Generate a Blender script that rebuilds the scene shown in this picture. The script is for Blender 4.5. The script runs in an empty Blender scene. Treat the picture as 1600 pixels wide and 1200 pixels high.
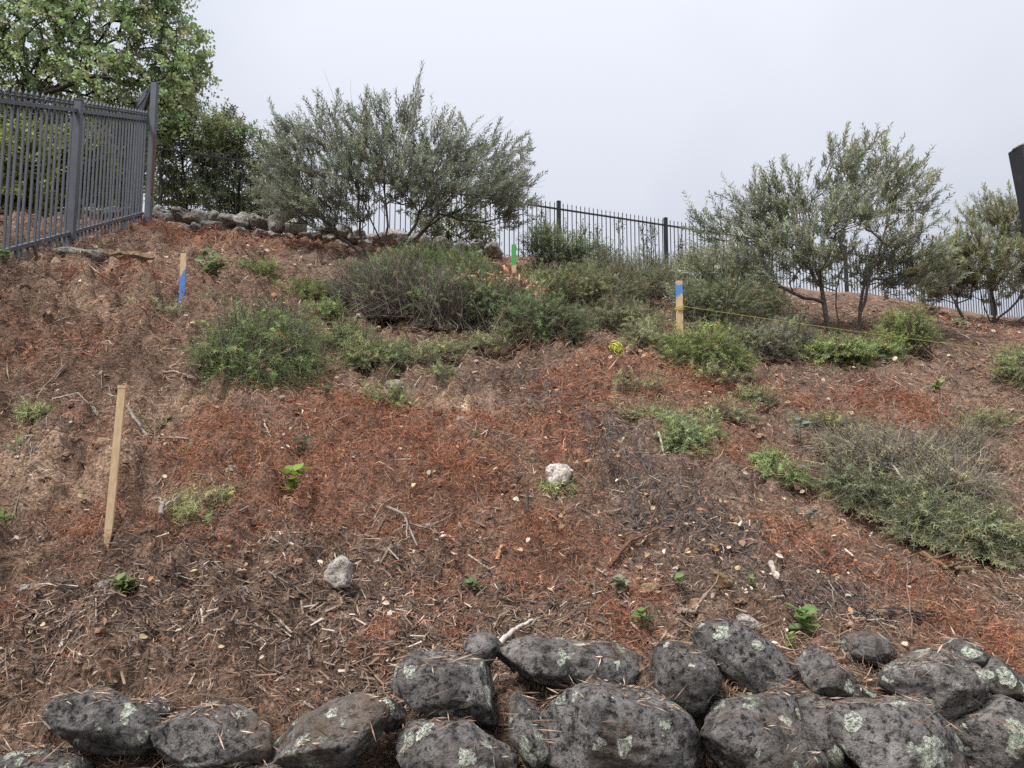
import bpy, math, random
import numpy as np
from mathutils import Vector, Matrix

random.seed(7)
rng = np.random.default_rng(7)
C = bpy.context.scene.collection
scene = bpy.context.scene

# ------------------------------------------------------------------ camera
FPX, EYE, PITCH = 1209.0, 1.6, math.radians(6.0)
cam_data = bpy.data.cameras.new('camera')
cam_data.sensor_width = 36.0
cam_data.lens = 36.0 * FPX / 1600.0
cam_data.clip_start = 0.05
cam_data.clip_end = 2000
cam = bpy.data.objects.new('camera', cam_data)
C.objects.link(cam)
cam.location = (0, 0, EYE)
cam.rotation_euler = (math.radians(90) + PITCH, 0, 0)
scene.camera = cam

# ------------------------------------------------------------------ sky and sun (overcast)
SUN_EL, SUN_AZ = math.radians(60), math.radians(225)   # azimuth clockwise from +Y
world = bpy.data.worlds.new('World')
scene.world = world
world.use_nodes = True
wn, wl = world.node_tree.nodes, world.node_tree.links
wn.clear()
wout = wn.new('ShaderNodeOutputWorld')
bg_sky = wn.new('ShaderNodeBackground')
sky = wn.new('ShaderNodeTexSky')
sky.sky_type = 'NISHITA'
sky.sun_disc = False
sky.sun_elevation = SUN_EL
sky.sun_rotation = SUN_AZ
sky.air_density = 1.0
sky.dust_density = 2.0
bg_sky.inputs['Strength'].default_value = 0.05
wl.new(sky.outputs[0], bg_sky.inputs['Color'])
bg_cloud = wn.new('ShaderNodeBackground')        # the even layer of cloud
wtc = wn.new('ShaderNodeTexCoord')
wno = wn.new('ShaderNodeTexNoise')
wno.inputs['Scale'].default_value = 1.6
wno.inputs['Detail'].default_value = 4
wno.inputs['Roughness'].default_value = 0.45
wcr = wn.new('ShaderNodeValToRGB')
wcr.color_ramp.elements[0].position = 0.38
wcr.color_ramp.elements[0].color = (0.62, 0.655, 0.745, 1)
wcr.color_ramp.elements[1].position = 0.64
wcr.color_ramp.elements[1].color = (0.80, 0.82, 0.90, 1)
wl.new(wtc.outputs['Generated'], wno.inputs['Vector'])
wl.new(wno.outputs[0], wcr.inputs[0])
wl.new(wcr.outputs[0], bg_cloud.inputs['Color'])
# an overcast dome is brighter overhead than at the horizon
wsep = wn.new('ShaderNodeSeparateXYZ'); wl.new(wtc.outputs['Generated'], wsep.inputs[0])
wel = wn.new('ShaderNodeMapRange'); wel.inputs[1].default_value = 0.0; wel.inputs[2].default_value = 1.0
wel.inputs[3].default_value = 0.207; wel.inputs[4].default_value = 0.515
wl.new(wsep.outputs[2], wel.inputs[0]); wl.new(wel.outputs[0], bg_cloud.inputs['Strength'])
wmix = wn.new('ShaderNodeMixShader')
wmix.inputs[0].default_value = 0.9
wl.new(bg_sky.outputs[0], wmix.inputs[1])
wl.new(bg_cloud.outputs[0], wmix.inputs[2])
wl.new(wmix.outputs[0], wout.inputs[0])

sun_data = bpy.data.lights.new('sun', 'SUN')
sun_data.energy = 1.5
sun_data.angle = math.radians(20)
sun_data.color = (1.0, 0.97, 0.93)
sun = bpy.data.objects.new('sun', sun_data)
C.objects.link(sun)
sd = Vector((math.sin(SUN_AZ) * math.cos(SUN_EL), math.cos(SUN_AZ) * math.cos(SUN_EL), math.sin(SUN_EL)))
sun.rotation_euler = (-sd).to_track_quat('-Z', 'Y').to_euler()

vs = scene.view_settings
vs.view_transform = 'Standard'
vs.look = 'None'
vs.exposure = 1.70
scene.cycles.use_denoising = False
vs.gamma = 1.0
vs.use_curve_mapping = False

# ------------------------------------------------------------------ small helpers
CP, SP = math.cos(PITCH), math.sin(PITCH)

def at(u, v, Y):
    """the point at depth Y that the photograph shows at u, v"""
    a, b = (u - 800) / FPX, (600 - v) / FPX
    dy, dz = CP - b * SP, SP + b * CP
    k = Y / dy
    return np.array((a * k, Y, EYE + dz * k))

def unit(a):
    return a / np.maximum(np.linalg.norm(a, axis=-1, keepdims=True), 1e-9)

def tag(o, label=None, cat=None, group=None, kind=None):
    if label: o['label'] = label
    if cat: o['category'] = cat
    if group: o['group'] = group
    if kind: o['kind'] = kind
    return o

def empty(name, loc):
    o = bpy.data.objects.new(name, None)
    o.location = loc
    o.empty_display_size = 0.1
    C.objects.link(o)
    return o

def mesh_np(name, verts, faces, col=None, smooth=False):
    """verts (n,3), faces (m,k) with k 3 or 4, or a list of such arrays"""
    me = bpy.data.meshes.new(name)
    verts = np.asarray(verts, dtype=np.float32)
    fl = faces if isinstance(faces, list) else [faces]
    fl = [np.asarray(f, dtype=np.int32) for f in fl if len(f)]
    loops = np.concatenate([f.ravel() for f in fl])
    sizes = np.concatenate([np.full(len(f), f.shape[1], dtype=np.int32) for f in fl])
    starts = np.concatenate([[0], np.cumsum(sizes)[:-1]]).astype(np.int32)
    me.vertices.add(len(verts)); me.vertices.foreach_set('co', verts.ravel())
    me.loops.add(len(loops)); me.loops.foreach_set('vertex_index', loops)
    me.polygons.add(len(sizes)); me.polygons.foreach_set('loop_start', starts)
    me.polygons.foreach_set('loop_total', sizes)
    me.polygons.foreach_set('use_smooth', np.full(len(sizes), bool(smooth)))
    if col is not None:
        ca = me.color_attributes.new('Col', 'FLOAT_COLOR', 'POINT')
        c4 = np.ones((len(verts), 4), dtype=np.float32); c4[:, :3] = col
        ca.data.foreach_set('color', c4.ravel())
    me.update(calc_edges=True)
    me.validate()
    return me

def link(name, me, mat, parent=None, loc=None):
    o = bpy.data.objects.new(name, me)
    if mat and not me.materials: me.materials.append(mat)
    C.objects.link(o)
    if parent: o.parent = parent
    if loc is not None: o.location = loc
    return o

class MB:
    """collects pieces of geometry for ONE mesh"""
    def __init__(s): s.v, s.f3, s.f4, s.c, s.n = [], [], [], [], 0
    def add(s, v, f, col=(1, 1, 1)):
        v = np.asarray(v, dtype=float); f = np.asarray(f)
        if len(v) == 0: return
        (s.f3 if f.shape[1] == 3 else s.f4).append(f + s.n)
        s.v.append(v); s.n += len(v)
        c = np.asarray(col, dtype=float)
        s.c.append(np.broadcast_to(c, (len(v), 3)) if c.ndim == 1 else c)
    def box(s, c, size, R=None, col=(1, 1, 1)):
        q = np.array([(x, y, z) for x in (-.5, .5) for y in (-.5, .5) for z in (-.5, .5)]) * np.array(size)
        if R is not None: q = q @ np.asarray(R).T
        s.add(q + np.array(c), [(0, 1, 3, 2), (4, 6, 7, 5), (0, 4, 5, 1), (2, 3, 7, 6), (0, 2, 6, 4), (1, 5, 7, 3)], col)
    def tube(s, pts, rad, sides=5, col=(1, 1, 1), caps=True):
        pts = np.asarray(pts, float); n = len(pts)
        rad = np.broadcast_to(np.asarray(rad, float), (n,))
        t = unit(np.gradient(pts, axis=0))
        ref = np.where(np.abs(t[:, 2:3]) > .9, np.array([[1., 0, 0]]), np.array([[0, 0, 1.]]))
        a = unit(np.cross(t, ref)); b = np.cross(t, a)
        th = np.arange(sides) / sides * 2 * math.pi
        ring = pts[:, None] + rad[:, None, None] * (np.cos(th)[None, :, None] * a[:, None] + np.sin(th)[None, :, None] * b[:, None])
        i = np.arange(n - 1)[:, None] * sides; j = np.arange(sides)[None]; k = (j + 1) % sides
        f = np.stack([i + j, i + k, i + sides + k, i + sides + j], -1).reshape(-1, 4)
        col = np.asarray(col, float)
        s.add(ring.reshape(-1, 3), f, np.repeat(col, sides, 0) if col.ndim == 2 else col)
        if caps:
            for e, tip in ((0, pts[0]), (n - 1, pts[-1])):
                base = np.vstack([ring[e], tip[None]])
                cf = np.stack([np.arange(sides), (np.arange(sides) + 1) % sides, np.full(sides, sides)], 1)
                s.add(base, cf, col if col.ndim == 1 else col[e])
    def mesh(s, name, smooth=False):
        fs = []
        if s.f3: fs.append(np.concatenate(s.f3))
        if s.f4: fs.append(np.concatenate(s.f4))
        return mesh_np(name, np.concatenate(s.v), fs, np.concatenate(s.c), smooth)
    def build(s, name, mat, parent=None, smooth=False, loc=None):
        if loc is not None:
            s.v = [v - np.array(loc) for v in s.v]
        return link(name, s.mesh(name, smooth), mat, parent, loc)

# value noise -------------------------------------------------------
def _hash(ix, iy, iz):
    h = (ix.astype(np.int64) * 374761393 + iy.astype(np.int64) * 668265263 + iz.astype(np.int64) * 2147483647) & 0xffffffff
    h = ((h ^ (h >> 13)) * 1274126177) & 0xffffffff
    h = ((h ^ (h >> 16)) * 2246822519) & 0xffffffff
    return ((h ^ (h >> 15)) & 0xffff) / 32767.5 - 1.0

def vnoise(p):
    p = np.asarray(p, float)
    i = np.floor(p).astype(np.int64); f = p - i
    w = f * f * f * (f * (f * 6 - 15) + 10)
    r = 0
    for dx in (0, 1):
        for dy in (0, 1):
            for dz in (0, 1):
                ww = (w[..., 0] if dx else 1 - w[..., 0]) * (w[..., 1] if dy else 1 - w[..., 1]) * (w[..., 2] if dz else 1 - w[..., 2])
                r = r + ww * _hash(i[..., 0] + dx, i[..., 1] + dy, i[..., 2] + dz)
    return r

def vnoise2(x, y, fr, seed=0):
    x = np.asarray(x, float); y = np.asarray(y, float)
    ix = np.floor(x * fr + seed * 17.3).astype(np.int64); iy = np.floor(y * fr + seed * 9.1).astype(np.int64)
    fx = x * fr + seed * 17.3 - ix; fy = y * fr + seed * 9.1 - iy
    wx = fx * fx * (3 - 2 * fx); wy = fy * fy * (3 - 2 * fy)
    z = np.full_like(ix, seed)
    return ((1 - wx) * (1 - wy) * _hash(ix, iy, z) + wx * (1 - wy) * _hash(ix + 1, iy, z)
            + (1 - wx) * wy * _hash(ix, iy + 1, z) + wx * wy * _hash(ix + 1, iy + 1, z))

# ------------------------------------------------------------------ materials
def nodes_mat(name):
    m = bpy.data.materials.new(name); m.use_nodes = True
    return m, m.node_tree.nodes, m.node_tree.links, m.node_tree.nodes['Principled BSDF']

def mat_col(name, rough=.9, noise=0.25, scale=30, bump=0.0, bscale=60, spec=.25, transl=0.0):
    """colour from the mesh's own colour attribute, broken up by grain"""
    m, n, l, b = nodes_mat(name)
    at_ = n.new('ShaderNodeAttribute'); at_.attribute_name = 'Col'
    tc = n.new('ShaderNodeTexCoord')
    nz = n.new('ShaderNodeTexNoise'); nz.inputs['Scale'].default_value = scale; nz.inputs['Detail'].default_value = 5
    l.new(tc.outputs['Object'], nz.inputs['Vector'])
    mr = n.new('ShaderNodeMapRange'); mr.inputs[1].default_value = .3; mr.inputs[2].default_value = .7
    mr.inputs[3].default_value = 1 - noise; mr.inputs[4].default_value = 1 + noise
    l.new(nz.outputs[0], mr.inputs[0])
    mul = n.new('ShaderNodeVectorMath'); mul.operation = 'SCALE'
    l.new(at_.outputs['Color'], mul.inputs[0]); l.new(mr.outputs[0], mul.inputs['Scale'])
    l.new(mul.outputs[0], b.inputs['Base Color'])
    b.inputs['Roughness'].default_value = rough
    b.inputs['Specular IOR Level'].default_value = spec
    if bump:
        n2 = n.new('ShaderNodeTexNoise'); n2.inputs['Scale'].default_value = bscale; n2.inputs['Detail'].default_value = 8
        n2.inputs['Roughness'].default_value = .65
        l.new(tc.outputs['Object'], n2.inputs['Vector'])
        bp = n.new('ShaderNodeBump'); bp.inputs['Strength'].default_value = 1.0; bp.inputs['Distance'].default_value = bump
        l.new(n2.outputs[0], bp.inputs['Height']); l.new(bp.outputs[0], b.inputs['Normal'])
    if transl:
        tr = n.new('ShaderNodeBsdfTranslucent'); l.new(mul.outputs[0], tr.inputs['Color'])
        mx = n.new('ShaderNodeMixShader'); mx.inputs[0].default_value = transl
        out = n['Material Output']
        l.new(b.outputs[0], mx.inputs[1]); l.new(tr.outputs[0], mx.inputs[2]); l.new(mx.outputs[0], out.inputs[0])
    return m

M = {}
M['soil'] = mat_col('soil', .95, .6, 95, .03, 60, .1)
_n, _l = M['soil'].node_tree.nodes, M['soil'].node_tree.links          # crumbs and damp spots, in the round
_t = _n.new('ShaderNodeTexNoise'); _t.inputs['Scale'].default_value = 20; _t.inputs['Detail'].default_value = 9; _t.inputs['Roughness'].default_value = .75
_l.new(next(q for q in _n if q.type == 'TEX_COORD').outputs['Object'], _t.inputs['Vector'])
_m = _n.new('ShaderNodeMapRange'); _m.inputs[1].default_value = .35; _m.inputs[2].default_value = .65; _m.inputs[3].default_value = .5; _m.inputs[4].default_value = 1.5
_l.new(_t.outputs[0], _m.inputs[0])
_s = _n.new('ShaderNodeVectorMath'); _s.operation = 'SCALE'
_b = _n['Principled BSDF'].inputs['Base Color']; _src = _b.links[0].from_socket
_l.new(_src, _s.inputs[0]); _l.new(_m.outputs[0], _s.inputs['Scale']); _l.new(_s.outputs[0], _b)
M['fibre'] = mat_col('shredded_bark', .9, .2, 90, 0, 0, .15)
M['chip'] = mat_col('wood_chip', .85, .3, 120, 0, 0, .2)
M['clod'] = mat_col('clod', .95, .3, 60, .006, 120, .1)
M['drywood'] = mat_col('dry_wood', .85, .3, 80, .002, 150, .2)
M['dryleaf'] = mat_col('dry_leaf', .8, .2, 60, 0, 0, .2, .15)
M['needle'] = mat_col('rosemary_leaf', .6, .15, 12, 0, 0, .3, .22)
M['olive'] = mat_col('olive_leaf', .5, .12, 6, 0, 0, .35, .32)
M['leaf'] = mat_col('green_leaf', .5, .15, 6, 0, 0, .35, .42)
M['bark'] = mat_col('bark', .9, .35, 25, .004, 60, .15)
M['plastic'] = mat_col('plastic_string', .5, .05, 10, 0, 0, .4)

def mat_metal(name, col, rough=.5, wear=(.2, .19, .18), amt=.62):
    m, n, l, b = nodes_mat(name)
    tc = n.new('ShaderNodeTexCoord'); nz = n.new('ShaderNodeTexNoise')
    nz.inputs['Scale'].default_value = 9; nz.inputs['Detail'].default_value = 8; nz.inputs['Roughness'].default_value = .7
    oi = n.new('ShaderNodeObjectInfo'); ad = n.new('ShaderNodeVectorMath')
    l.new(tc.outputs['Object'], ad.inputs[0]); l.new(oi.outputs['Location'], ad.inputs[1])
    l.new(ad.outputs[0], nz.inputs['Vector'])
    cr = n.new('ShaderNodeValToRGB')
    cr.color_ramp.elements[0].position = .35; cr.color_ramp.elements[0].color = (col[0] * .75, col[1] * .75, col[2] * .75, 1)
    cr.color_ramp.elements[1].position = amt; cr.color_ramp.elements[1].color = (*col, 1)
    e = cr.color_ramp.elements.new(.8); e.color = (*wear, 1)
    l.new(nz.outputs[0], cr.inputs[0]); l.new(cr.outputs[0], b.inputs['Base Color'])
    b.inputs['Roughness'].default_value = rough; b.inputs['Specular IOR Level'].default_value = .4
    return m

M['iron_grey'] = mat_metal('sky_greyed_iron', (.105, .115, .135), .6, (.25, .25, .26))  # weathered gloss black paint; sky reflection is put into the grey base colour
M['iron_black'] = mat_metal('black_painted_iron', (.022, .022, .026), .5, (.06, .055, .05))
M['rust'] = mat_metal('rusty_iron', (.16, .07, .045), .8, (.3, .1, .05))
M['post_black'] = mat_metal('black_post', (.035, .035, .045), .6, (.06, .06, .07))

def mat_wood(name, paint=None, kind='none'):
    m, n, l, b = nodes_mat(name)
    tc = n.new('ShaderNodeTexCoord')
    mp = n.new('ShaderNodeMapping'); mp.inputs['Scale'].default_value = (60, 60, 16)
    l.new(tc.outputs['Object'], mp.inputs[0])
    nz = n.new('ShaderNodeTexNoise'); nz.inputs['Scale'].default_value = 1.5; nz.inputs['Detail'].default_value = 6
    l.new(mp.outputs[0], nz.inputs['Vector'])
    cr = n.new('ShaderNodeValToRGB')
    cr.color_ramp.elements[0].position = .3; cr.color_ramp.elements[0].color = (.55, .38, .21, 1)
    cr.color_ramp.elements[1].position = .7; cr.color_ramp.elements[1].color = (.70, .52, .33, 1)
    l.new(nz.outputs[0], cr.inputs[0])
    last = cr.outputs[0]
    # knots and smudges
    n3 = n.new('ShaderNodeTexNoise'); n3.inputs['Scale'].default_value = 14; n3.inputs['Detail'].default_value = 5
    l.new(tc.outputs['Object'], n3.inputs['Vector'])
    c3 = n.new('ShaderNodeValToRGB'); c3.color_ramp.elements[0].position = .66; c3.color_ramp.elements[1].position = .85
    l.new(n3.outputs[0], c3.inputs[0])
    mk = n.new('ShaderNodeMix'); mk.data_type = 'RGBA'; mk.inputs[7].default_value = (.2, .11, .065, 1)
    l.new(c3.outputs[0], mk.inputs[0]); l.new(last, mk.inputs[6]); last = mk.outputs[2]
    if paint:
        sx = n.new('ShaderNodeSeparateXYZ'); l.new(tc.outputs['Object'], sx.inputs[0])
        z = sx.outputs[2]; x = sx.outputs[0]
        n2 = n.new('ShaderNodeTexNoise'); n2.inputs['Scale'].default_value = 22; n2.inputs['Detail'].default_value = 6
        l.new(tc.outputs['Object'], n2.inputs['Vector'])
        def mathn(op, a, bb, v=None):
            q = n.new('ShaderNodeMath'); q.operation = op
            for i, s in enumerate((a, bb)):
                if isinstance(s, (int, float)): q.inputs[i].default_value = s
                else: l.new(s, q.inputs[i])
            return q.outputs[0]
        wob = mathn('MULTIPLY', mathn('SUBTRACT', n2.outputs[0], .5), .10)
        zz = mathn('ADD', z, wob)
        lo, hi, sk = kind            # paint between lo and hi along the stake, skewed across it by sk
        zz = mathn('ADD', zz, mathn('MULTIPLY', x, sk))
        a1 = mathn('SMOOTH_MIN', mathn('MULTIPLY', mathn('SUBTRACT', zz, lo), 60), 1)
        a2 = mathn('MULTIPLY', mathn('SUBTRACT', hi, zz), 60)
        msk = mathn('MINIMUM', a1, a2)
        cl = n.new('ShaderNodeClamp'); l.new(msk, cl.inputs[0])
        dm = mathn('MULTIPLY', cl.outputs[0], .92)
        mp2 = n.new('ShaderNodeMix'); mp2.data_type = 'RGBA'; mp2.inputs[7].default_value = (*paint, 1)
        l.new(dm, mp2.inputs[0]); l.new(last, mp2.inputs[6]); last = mp2.outputs[2]
    l.new(last, b.inputs['Base Color'])
    b.inputs['Roughness'].default_value = .8; b.inputs['Specular IOR Level'].default_value = .2
    bp = n.new('ShaderNodeBump'); bp.inputs['Strength'].default_value = .4; bp.inputs['Distance'].default_value = .002
    l.new(nz.outputs[0], bp.inputs['Height']); l.new(bp.outputs[0], b.inputs['Normal'])
    return m

def mat_rock(name, dark, light, lichen, amount, scale=1.0, warm=None, bump=.012):
    """pitted stone; crusts of lichen with a shape of their own"""
    m, n, l, b = nodes_mat(name)
    tc = n.new('ShaderNodeTexCoord'); oi = n.new('ShaderNodeObjectInfo')
    sc_ = n.new('ShaderNodeVectorMath'); sc_.operation = 'SCALE'; sc_.inputs['Scale'].default_value = 7.0
    l.new(oi.outputs['Location'], sc_.inputs[0])
    ad = n.new('ShaderNodeVectorMath'); l.new(tc.outputs['Object'], ad.inputs[0]); l.new(sc_.outputs[0], ad.inputs[1])
    def noise(s, d=6, r=.6):
        q = n.new('ShaderNodeTexNoise'); q.inputs['Scale'].default_value = s * scale; q.inputs['Detail'].default_value = d
        q.inputs['Roughness'].default_value = r; l.new(ad.outputs[0], q.inputs['Vector']); return q.outputs[0]
    def ramp(src, p0, p1, c0=(0, 0, 0, 1), c1=(1, 1, 1, 1)):
        q = n.new('ShaderNodeValToRGB'); q.color_ramp.elements[0].position = p0; q.color_ramp.elements[1].position = p1
        q.color_ramp.elements[0].color = c0; q.color_ramp.elements[1].color = c1
        l.new(src, q.inputs[0]); return q.outputs[0]
    def mix(f, a, c):
        q = n.new('ShaderNodeMix'); q.data_type = 'RGBA'; l.new(f, q.inputs[0])
        for s, i in ((a, 6), (c, 7)):
            if isinstance(s, tuple): q.inputs[i].default_value = s
            else: l.new(s, q.inputs[i])
        return q.outputs[2]
    def mth(op, a, c):
        q = n.new('ShaderNodeMath'); q.operation = op
        for i, s in enumerate((a, c)):
            if isinstance(s, (int, float)): q.inputs[i].default_value = s
            else: l.new(s, q.inputs[i])
        return q.outputs[0]
    fine = noise(45, 8, .75)
    base = ramp(noise(9, 10, .78), .36, .66, (*dark, 1), (*light, 1))
    base = mix(ramp(fine, .40, .52), tuple(x * .45 for x in dark) + (1,), base)
    if warm: base = mix(ramp(noise(3.1, 5), .54, .74), base, (*warm, 1))
    tone = n.new('ShaderNodeMapRange'); tone.inputs[3].default_value = .8; tone.inputs[4].default_value = 1.3
    l.new(oi.outputs['Random'], tone.inputs[0])
    sct = n.new('ShaderNodeVectorMath'); sct.operation = 'SCALE'; l.new(base, sct.inputs[0]); l.new(tone.outputs[0], sct.inputs['Scale'])
    base = sct.outputs[0]
    ge = n.new('ShaderNodeNewGeometry'); sz = n.new('ShaderNodeSeparateXYZ'); l.new(ge.outputs['Normal'], sz.inputs[0])
    dust = mth('MULTIPLY', mth('SUBTRACT', mth('ADD', mth('MULTIPLY', sz.outputs[2], .45), noise(11, 8, .75)), .97), 9)
    dc = n.new('ShaderNodeClamp'); l.new(dust, dc.inputs[0])
    base = mix(mth('MULTIPLY', dc.outputs[0], .8), base, (.17, .11, .08, 1))
    # lichen: round crusts (voronoi cells kept at random) with ragged rims
    vo = n.new('ShaderNodeTexVoronoi'); vo.inputs['Scale'].default_value = 17 * scale
    dv = n.new('ShaderNodeVectorMath'); dv.operation = 'ADD'
    nzv = n.new('ShaderNodeTexNoise'); nzv.inputs['Scale'].default_value = 28 * scale; nzv.inputs['Detail'].default_value = 5
    l.new(ad.outputs[0], nzv.inputs['Vector'])
    sv = n.new('ShaderNodeVectorMath'); sv.operation = 'SCALE'; sv.inputs['Scale'].default_value = .055 / scale
    l.new(nzv.outputs['Color'], sv.inputs[0]); l.new(ad.outputs[0], dv.inputs[0]); l.new(sv.outputs[0], dv.inputs[1])
    l.new(dv.outputs[0], vo.inputs['Vector'])
    sr = n.new('ShaderNodeSeparateColor'); l.new(vo.outputs['Color'], sr.inputs[0])
    rad = mth('MULTIPLY', mth('SUBTRACT', sr.outputs[0], 1 - amount), .62 / max(amount, .01))
    spot = mth('MULTIPLY', mth('SUBTRACT', rad, vo.outputs['Distance']), 14)
    broad = mth('MULTIPLY', mth('SUBTRACT', mth('ADD', noise(2.6, 7, .7), mth('MULTIPLY', fine, .12)), .73 - amount * .12), 22)
    cl = n.new('ShaderNodeClamp'); l.new(mth('MAXIMUM', spot, broad), cl.inputs[0])
    crust = noise(110, 4, .8)
    lm = mth('MULTIPLY', cl.outputs[0], ramp(crust, .34, .5))
    lc = mix(ramp(noise(16, 4), .4, .6), (*lichen, 1), (lichen[0] * .72, lichen[1] * .78, lichen[2] * .7, 1))
    col = mix(lm, base, lc)
    l.new(col, b.inputs['Base Color'])
    b.inputs['Roughness'].default_value = .92; b.inputs['Specular IOR Level'].default_value = .2
    hgt = mth('ADD', mth('ADD', mth('MULTIPLY', fine, .7), mth('MULTIPLY', noise(18, 6, .7), 1.2)), mth('MULTIPLY', lm, .35))
    bp = n.new('ShaderNodeBump'); bp.inputs['Strength'].default_value = 1.0; bp.inputs['Distance'].default_value = bump
    l.new(hgt, bp.inputs['Height']); l.new(bp.outputs[0], b.inputs['Normal'])
    return m

M['basalt'] = mat_rock('dark_basalt', (.055, .050, .048), (.30, .28, .265), (.66, .67, .58), .50, 1.0, (.12, .085, .06), .022)
M['basalt_lichen'] = mat_rock('lichened_basalt', (.06, .054, .05), (.31, .285, .265), (.60, .60, .51), .68, 1.0, (.14, .10, .075), .022)
M['fieldstone'] = mat_rock('weathered_fieldstone', (.16, .145, .13), (.40, .37, .33), (.52, .51, .46), .25, .7, (.20, .16, .12), .02)
M['pale_rock'] = mat_rock('pale_rock', (.34, .29, .25), (.68, .62, .56), (.62, .6, .56), .05, 1.6, (.36, .27, .21))
M['tan_rock'] = mat_rock('tan_sandstone', (.20, .125, .075), (.42, .29, .19), (.5, .42, .33), .03, 1.6, (.32, .19, .1))

# ------------------------------------------------------------------ the hillside
TU = np.array([-900, 0, 150, 300, 560, 800, 1100, 1320, 1600, 2600], float)
TY = np.array([1.0, 1.85, 2.12, 2.4, 2.7, 3.1, 3.5, 4.5, 6, 7.6, 9.5, 11, 14, 18, 23, 60], float)
L_, B_ = [-1.6, -1.58, -1.2], None
TZ = np.array([
    L_ + [-.72, -.56, -.38, -.10, .62, 1.55, 2.35, 3.2, 3.8, 4.8, 5.4, 5.7, 6.0],
    L_ + [-.72, -.56, -.38, -.12, .56, 1.48, 2.25, 3.1, 3.75, 4.8, 5.4, 5.7, 6.0],
    L_ + [-.72, -.57, -.39, -.15, .50, 1.36, 2.15, 3.0, 3.5, 4.6, 5.0, 5.2, 5.6],
    L_ + [-.72, -.58, -.40, -.17, .42, 1.20, 1.95, 2.80, 3.36, 4.2, 4.4, 4.5, 5.0],
    L_ + [-.72, -.60, -.41, -.21, .28, 1.00, 1.75, 2.62, 3.22, 3.95, 4.3, 4.4, 4.8],
    L_ + [-.71, -.60, -.41, -.22, .24, .94, 1.66, 2.50, 3.0, 3.85, 4.2, 4.4, 4.8],
    L_ + [-.70, -.58, -.41, -.24, .18, .82, 1.42, 2.10, 2.62, 3.55, 4.1, 4.3, 4.8],
    L_ + [-.70, -.58, -.42, -.27, .10, .64, 1.20, 1.85, 2.34, 3.2, 3.75, 4.1, 4.6],
    L_ + [-.70, -.60, -.45, -.32, .00, .50, 1.02, 1.62, 2.05, 2.75, 3.35, 3.95, 4.6],
    L_ + [-.72, -.62, -.50, -.40, -.12, .32, .80, 1.35, 1.8, 2.5, 3.2, 3.8, 4.5]])

def base_h(X, Y):
    X = np.asarray(X, float); Y = np.asarray(Y, float)
    u = 800 + FPX * X / np.maximum(Y, 1.0)
    iu = np.clip(np.searchsorted(TU, u) - 1, 0, len(TU) - 2)
    fu = np.clip((u - TU[iu]) / (TU[iu + 1] - TU[iu]), 0, 1)
    iy = np.clip(np.searchsorted(TY, Y) - 1, 0, len(TY) - 2)
    fy = np.clip((Y - TY[iy]) / (TY[iy + 1] - TY[iy]), 0, 1)
    fu = fu * fu * (3 - 2 * fu)
    z = (TZ[iu, iy] * (1 - fu) * (1 - fy) + TZ[iu + 1, iy] * fu * (1 - fy)
         + TZ[iu, iy + 1] * (1 - fu) * fy + TZ[iu + 1, iy + 1] * fu * fy)
    return z + EYE

def worley(x, y, fr, seed):
    """rounded lumps of uneven height, one to a cell"""
    x = np.asarray(x, float) * fr; y = np.asarray(y, float) * fr
    ix = np.floor(x).astype(np.int64); iy = np.floor(y).astype(np.int64); best = np.zeros_like(x)
    for dx in (-1, 0, 1):
        for dy in (-1, 0, 1):
            jx, jy = ix + dx, iy + dy; z = np.full_like(jx, seed)
            px = jx + .5 + .45 * _hash(jx, jy, z); py = jy + .5 + .45 * _hash(jx, jy, z + 1)
            h = .55 + .45 * _hash(jx, jy, z + 2); r = .45 + .3 * h
            d = ((x - px) ** 2 + (y - py) ** 2) / (r * r)
            best = np.maximum(best, h * np.maximum(0, 1 - d) ** .85)
    return best

# heaps of bark and hollows: x, y, half-width, half-depth, height
MOUNDS = [(-.77, 3.85, .34, .22, .10), (-.28, 3.72, .36, .20, .11), (-.44, 3.40, .24, .09, -.09), (.08, 3.34, .28, .16, .10), (-1.5, 3.95, .3, .2, .10), (-2.0, 3.45, .34, .22, .12), (-1.78, 3.02, .3, .16, .09),
          (-2.3, 4.9, .5, .3, .12), (.32, 4.3, .3, .2, .09), (-1.1, 4.35, .4, .22, .10), (-.15, 4.25, .3, .18, .08), (-1.25, 3.45, .25, .12, .07), (-.9, 4.1, .5, .1, -.06), (-.1, 3.55, .4, .07, -.05), (-1.6, 3.3, .3, .09, -.07), (-2.2, 4.3, .5, .14, -.08), (-1.3, 4.9, .4, .2, .08)]

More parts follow.
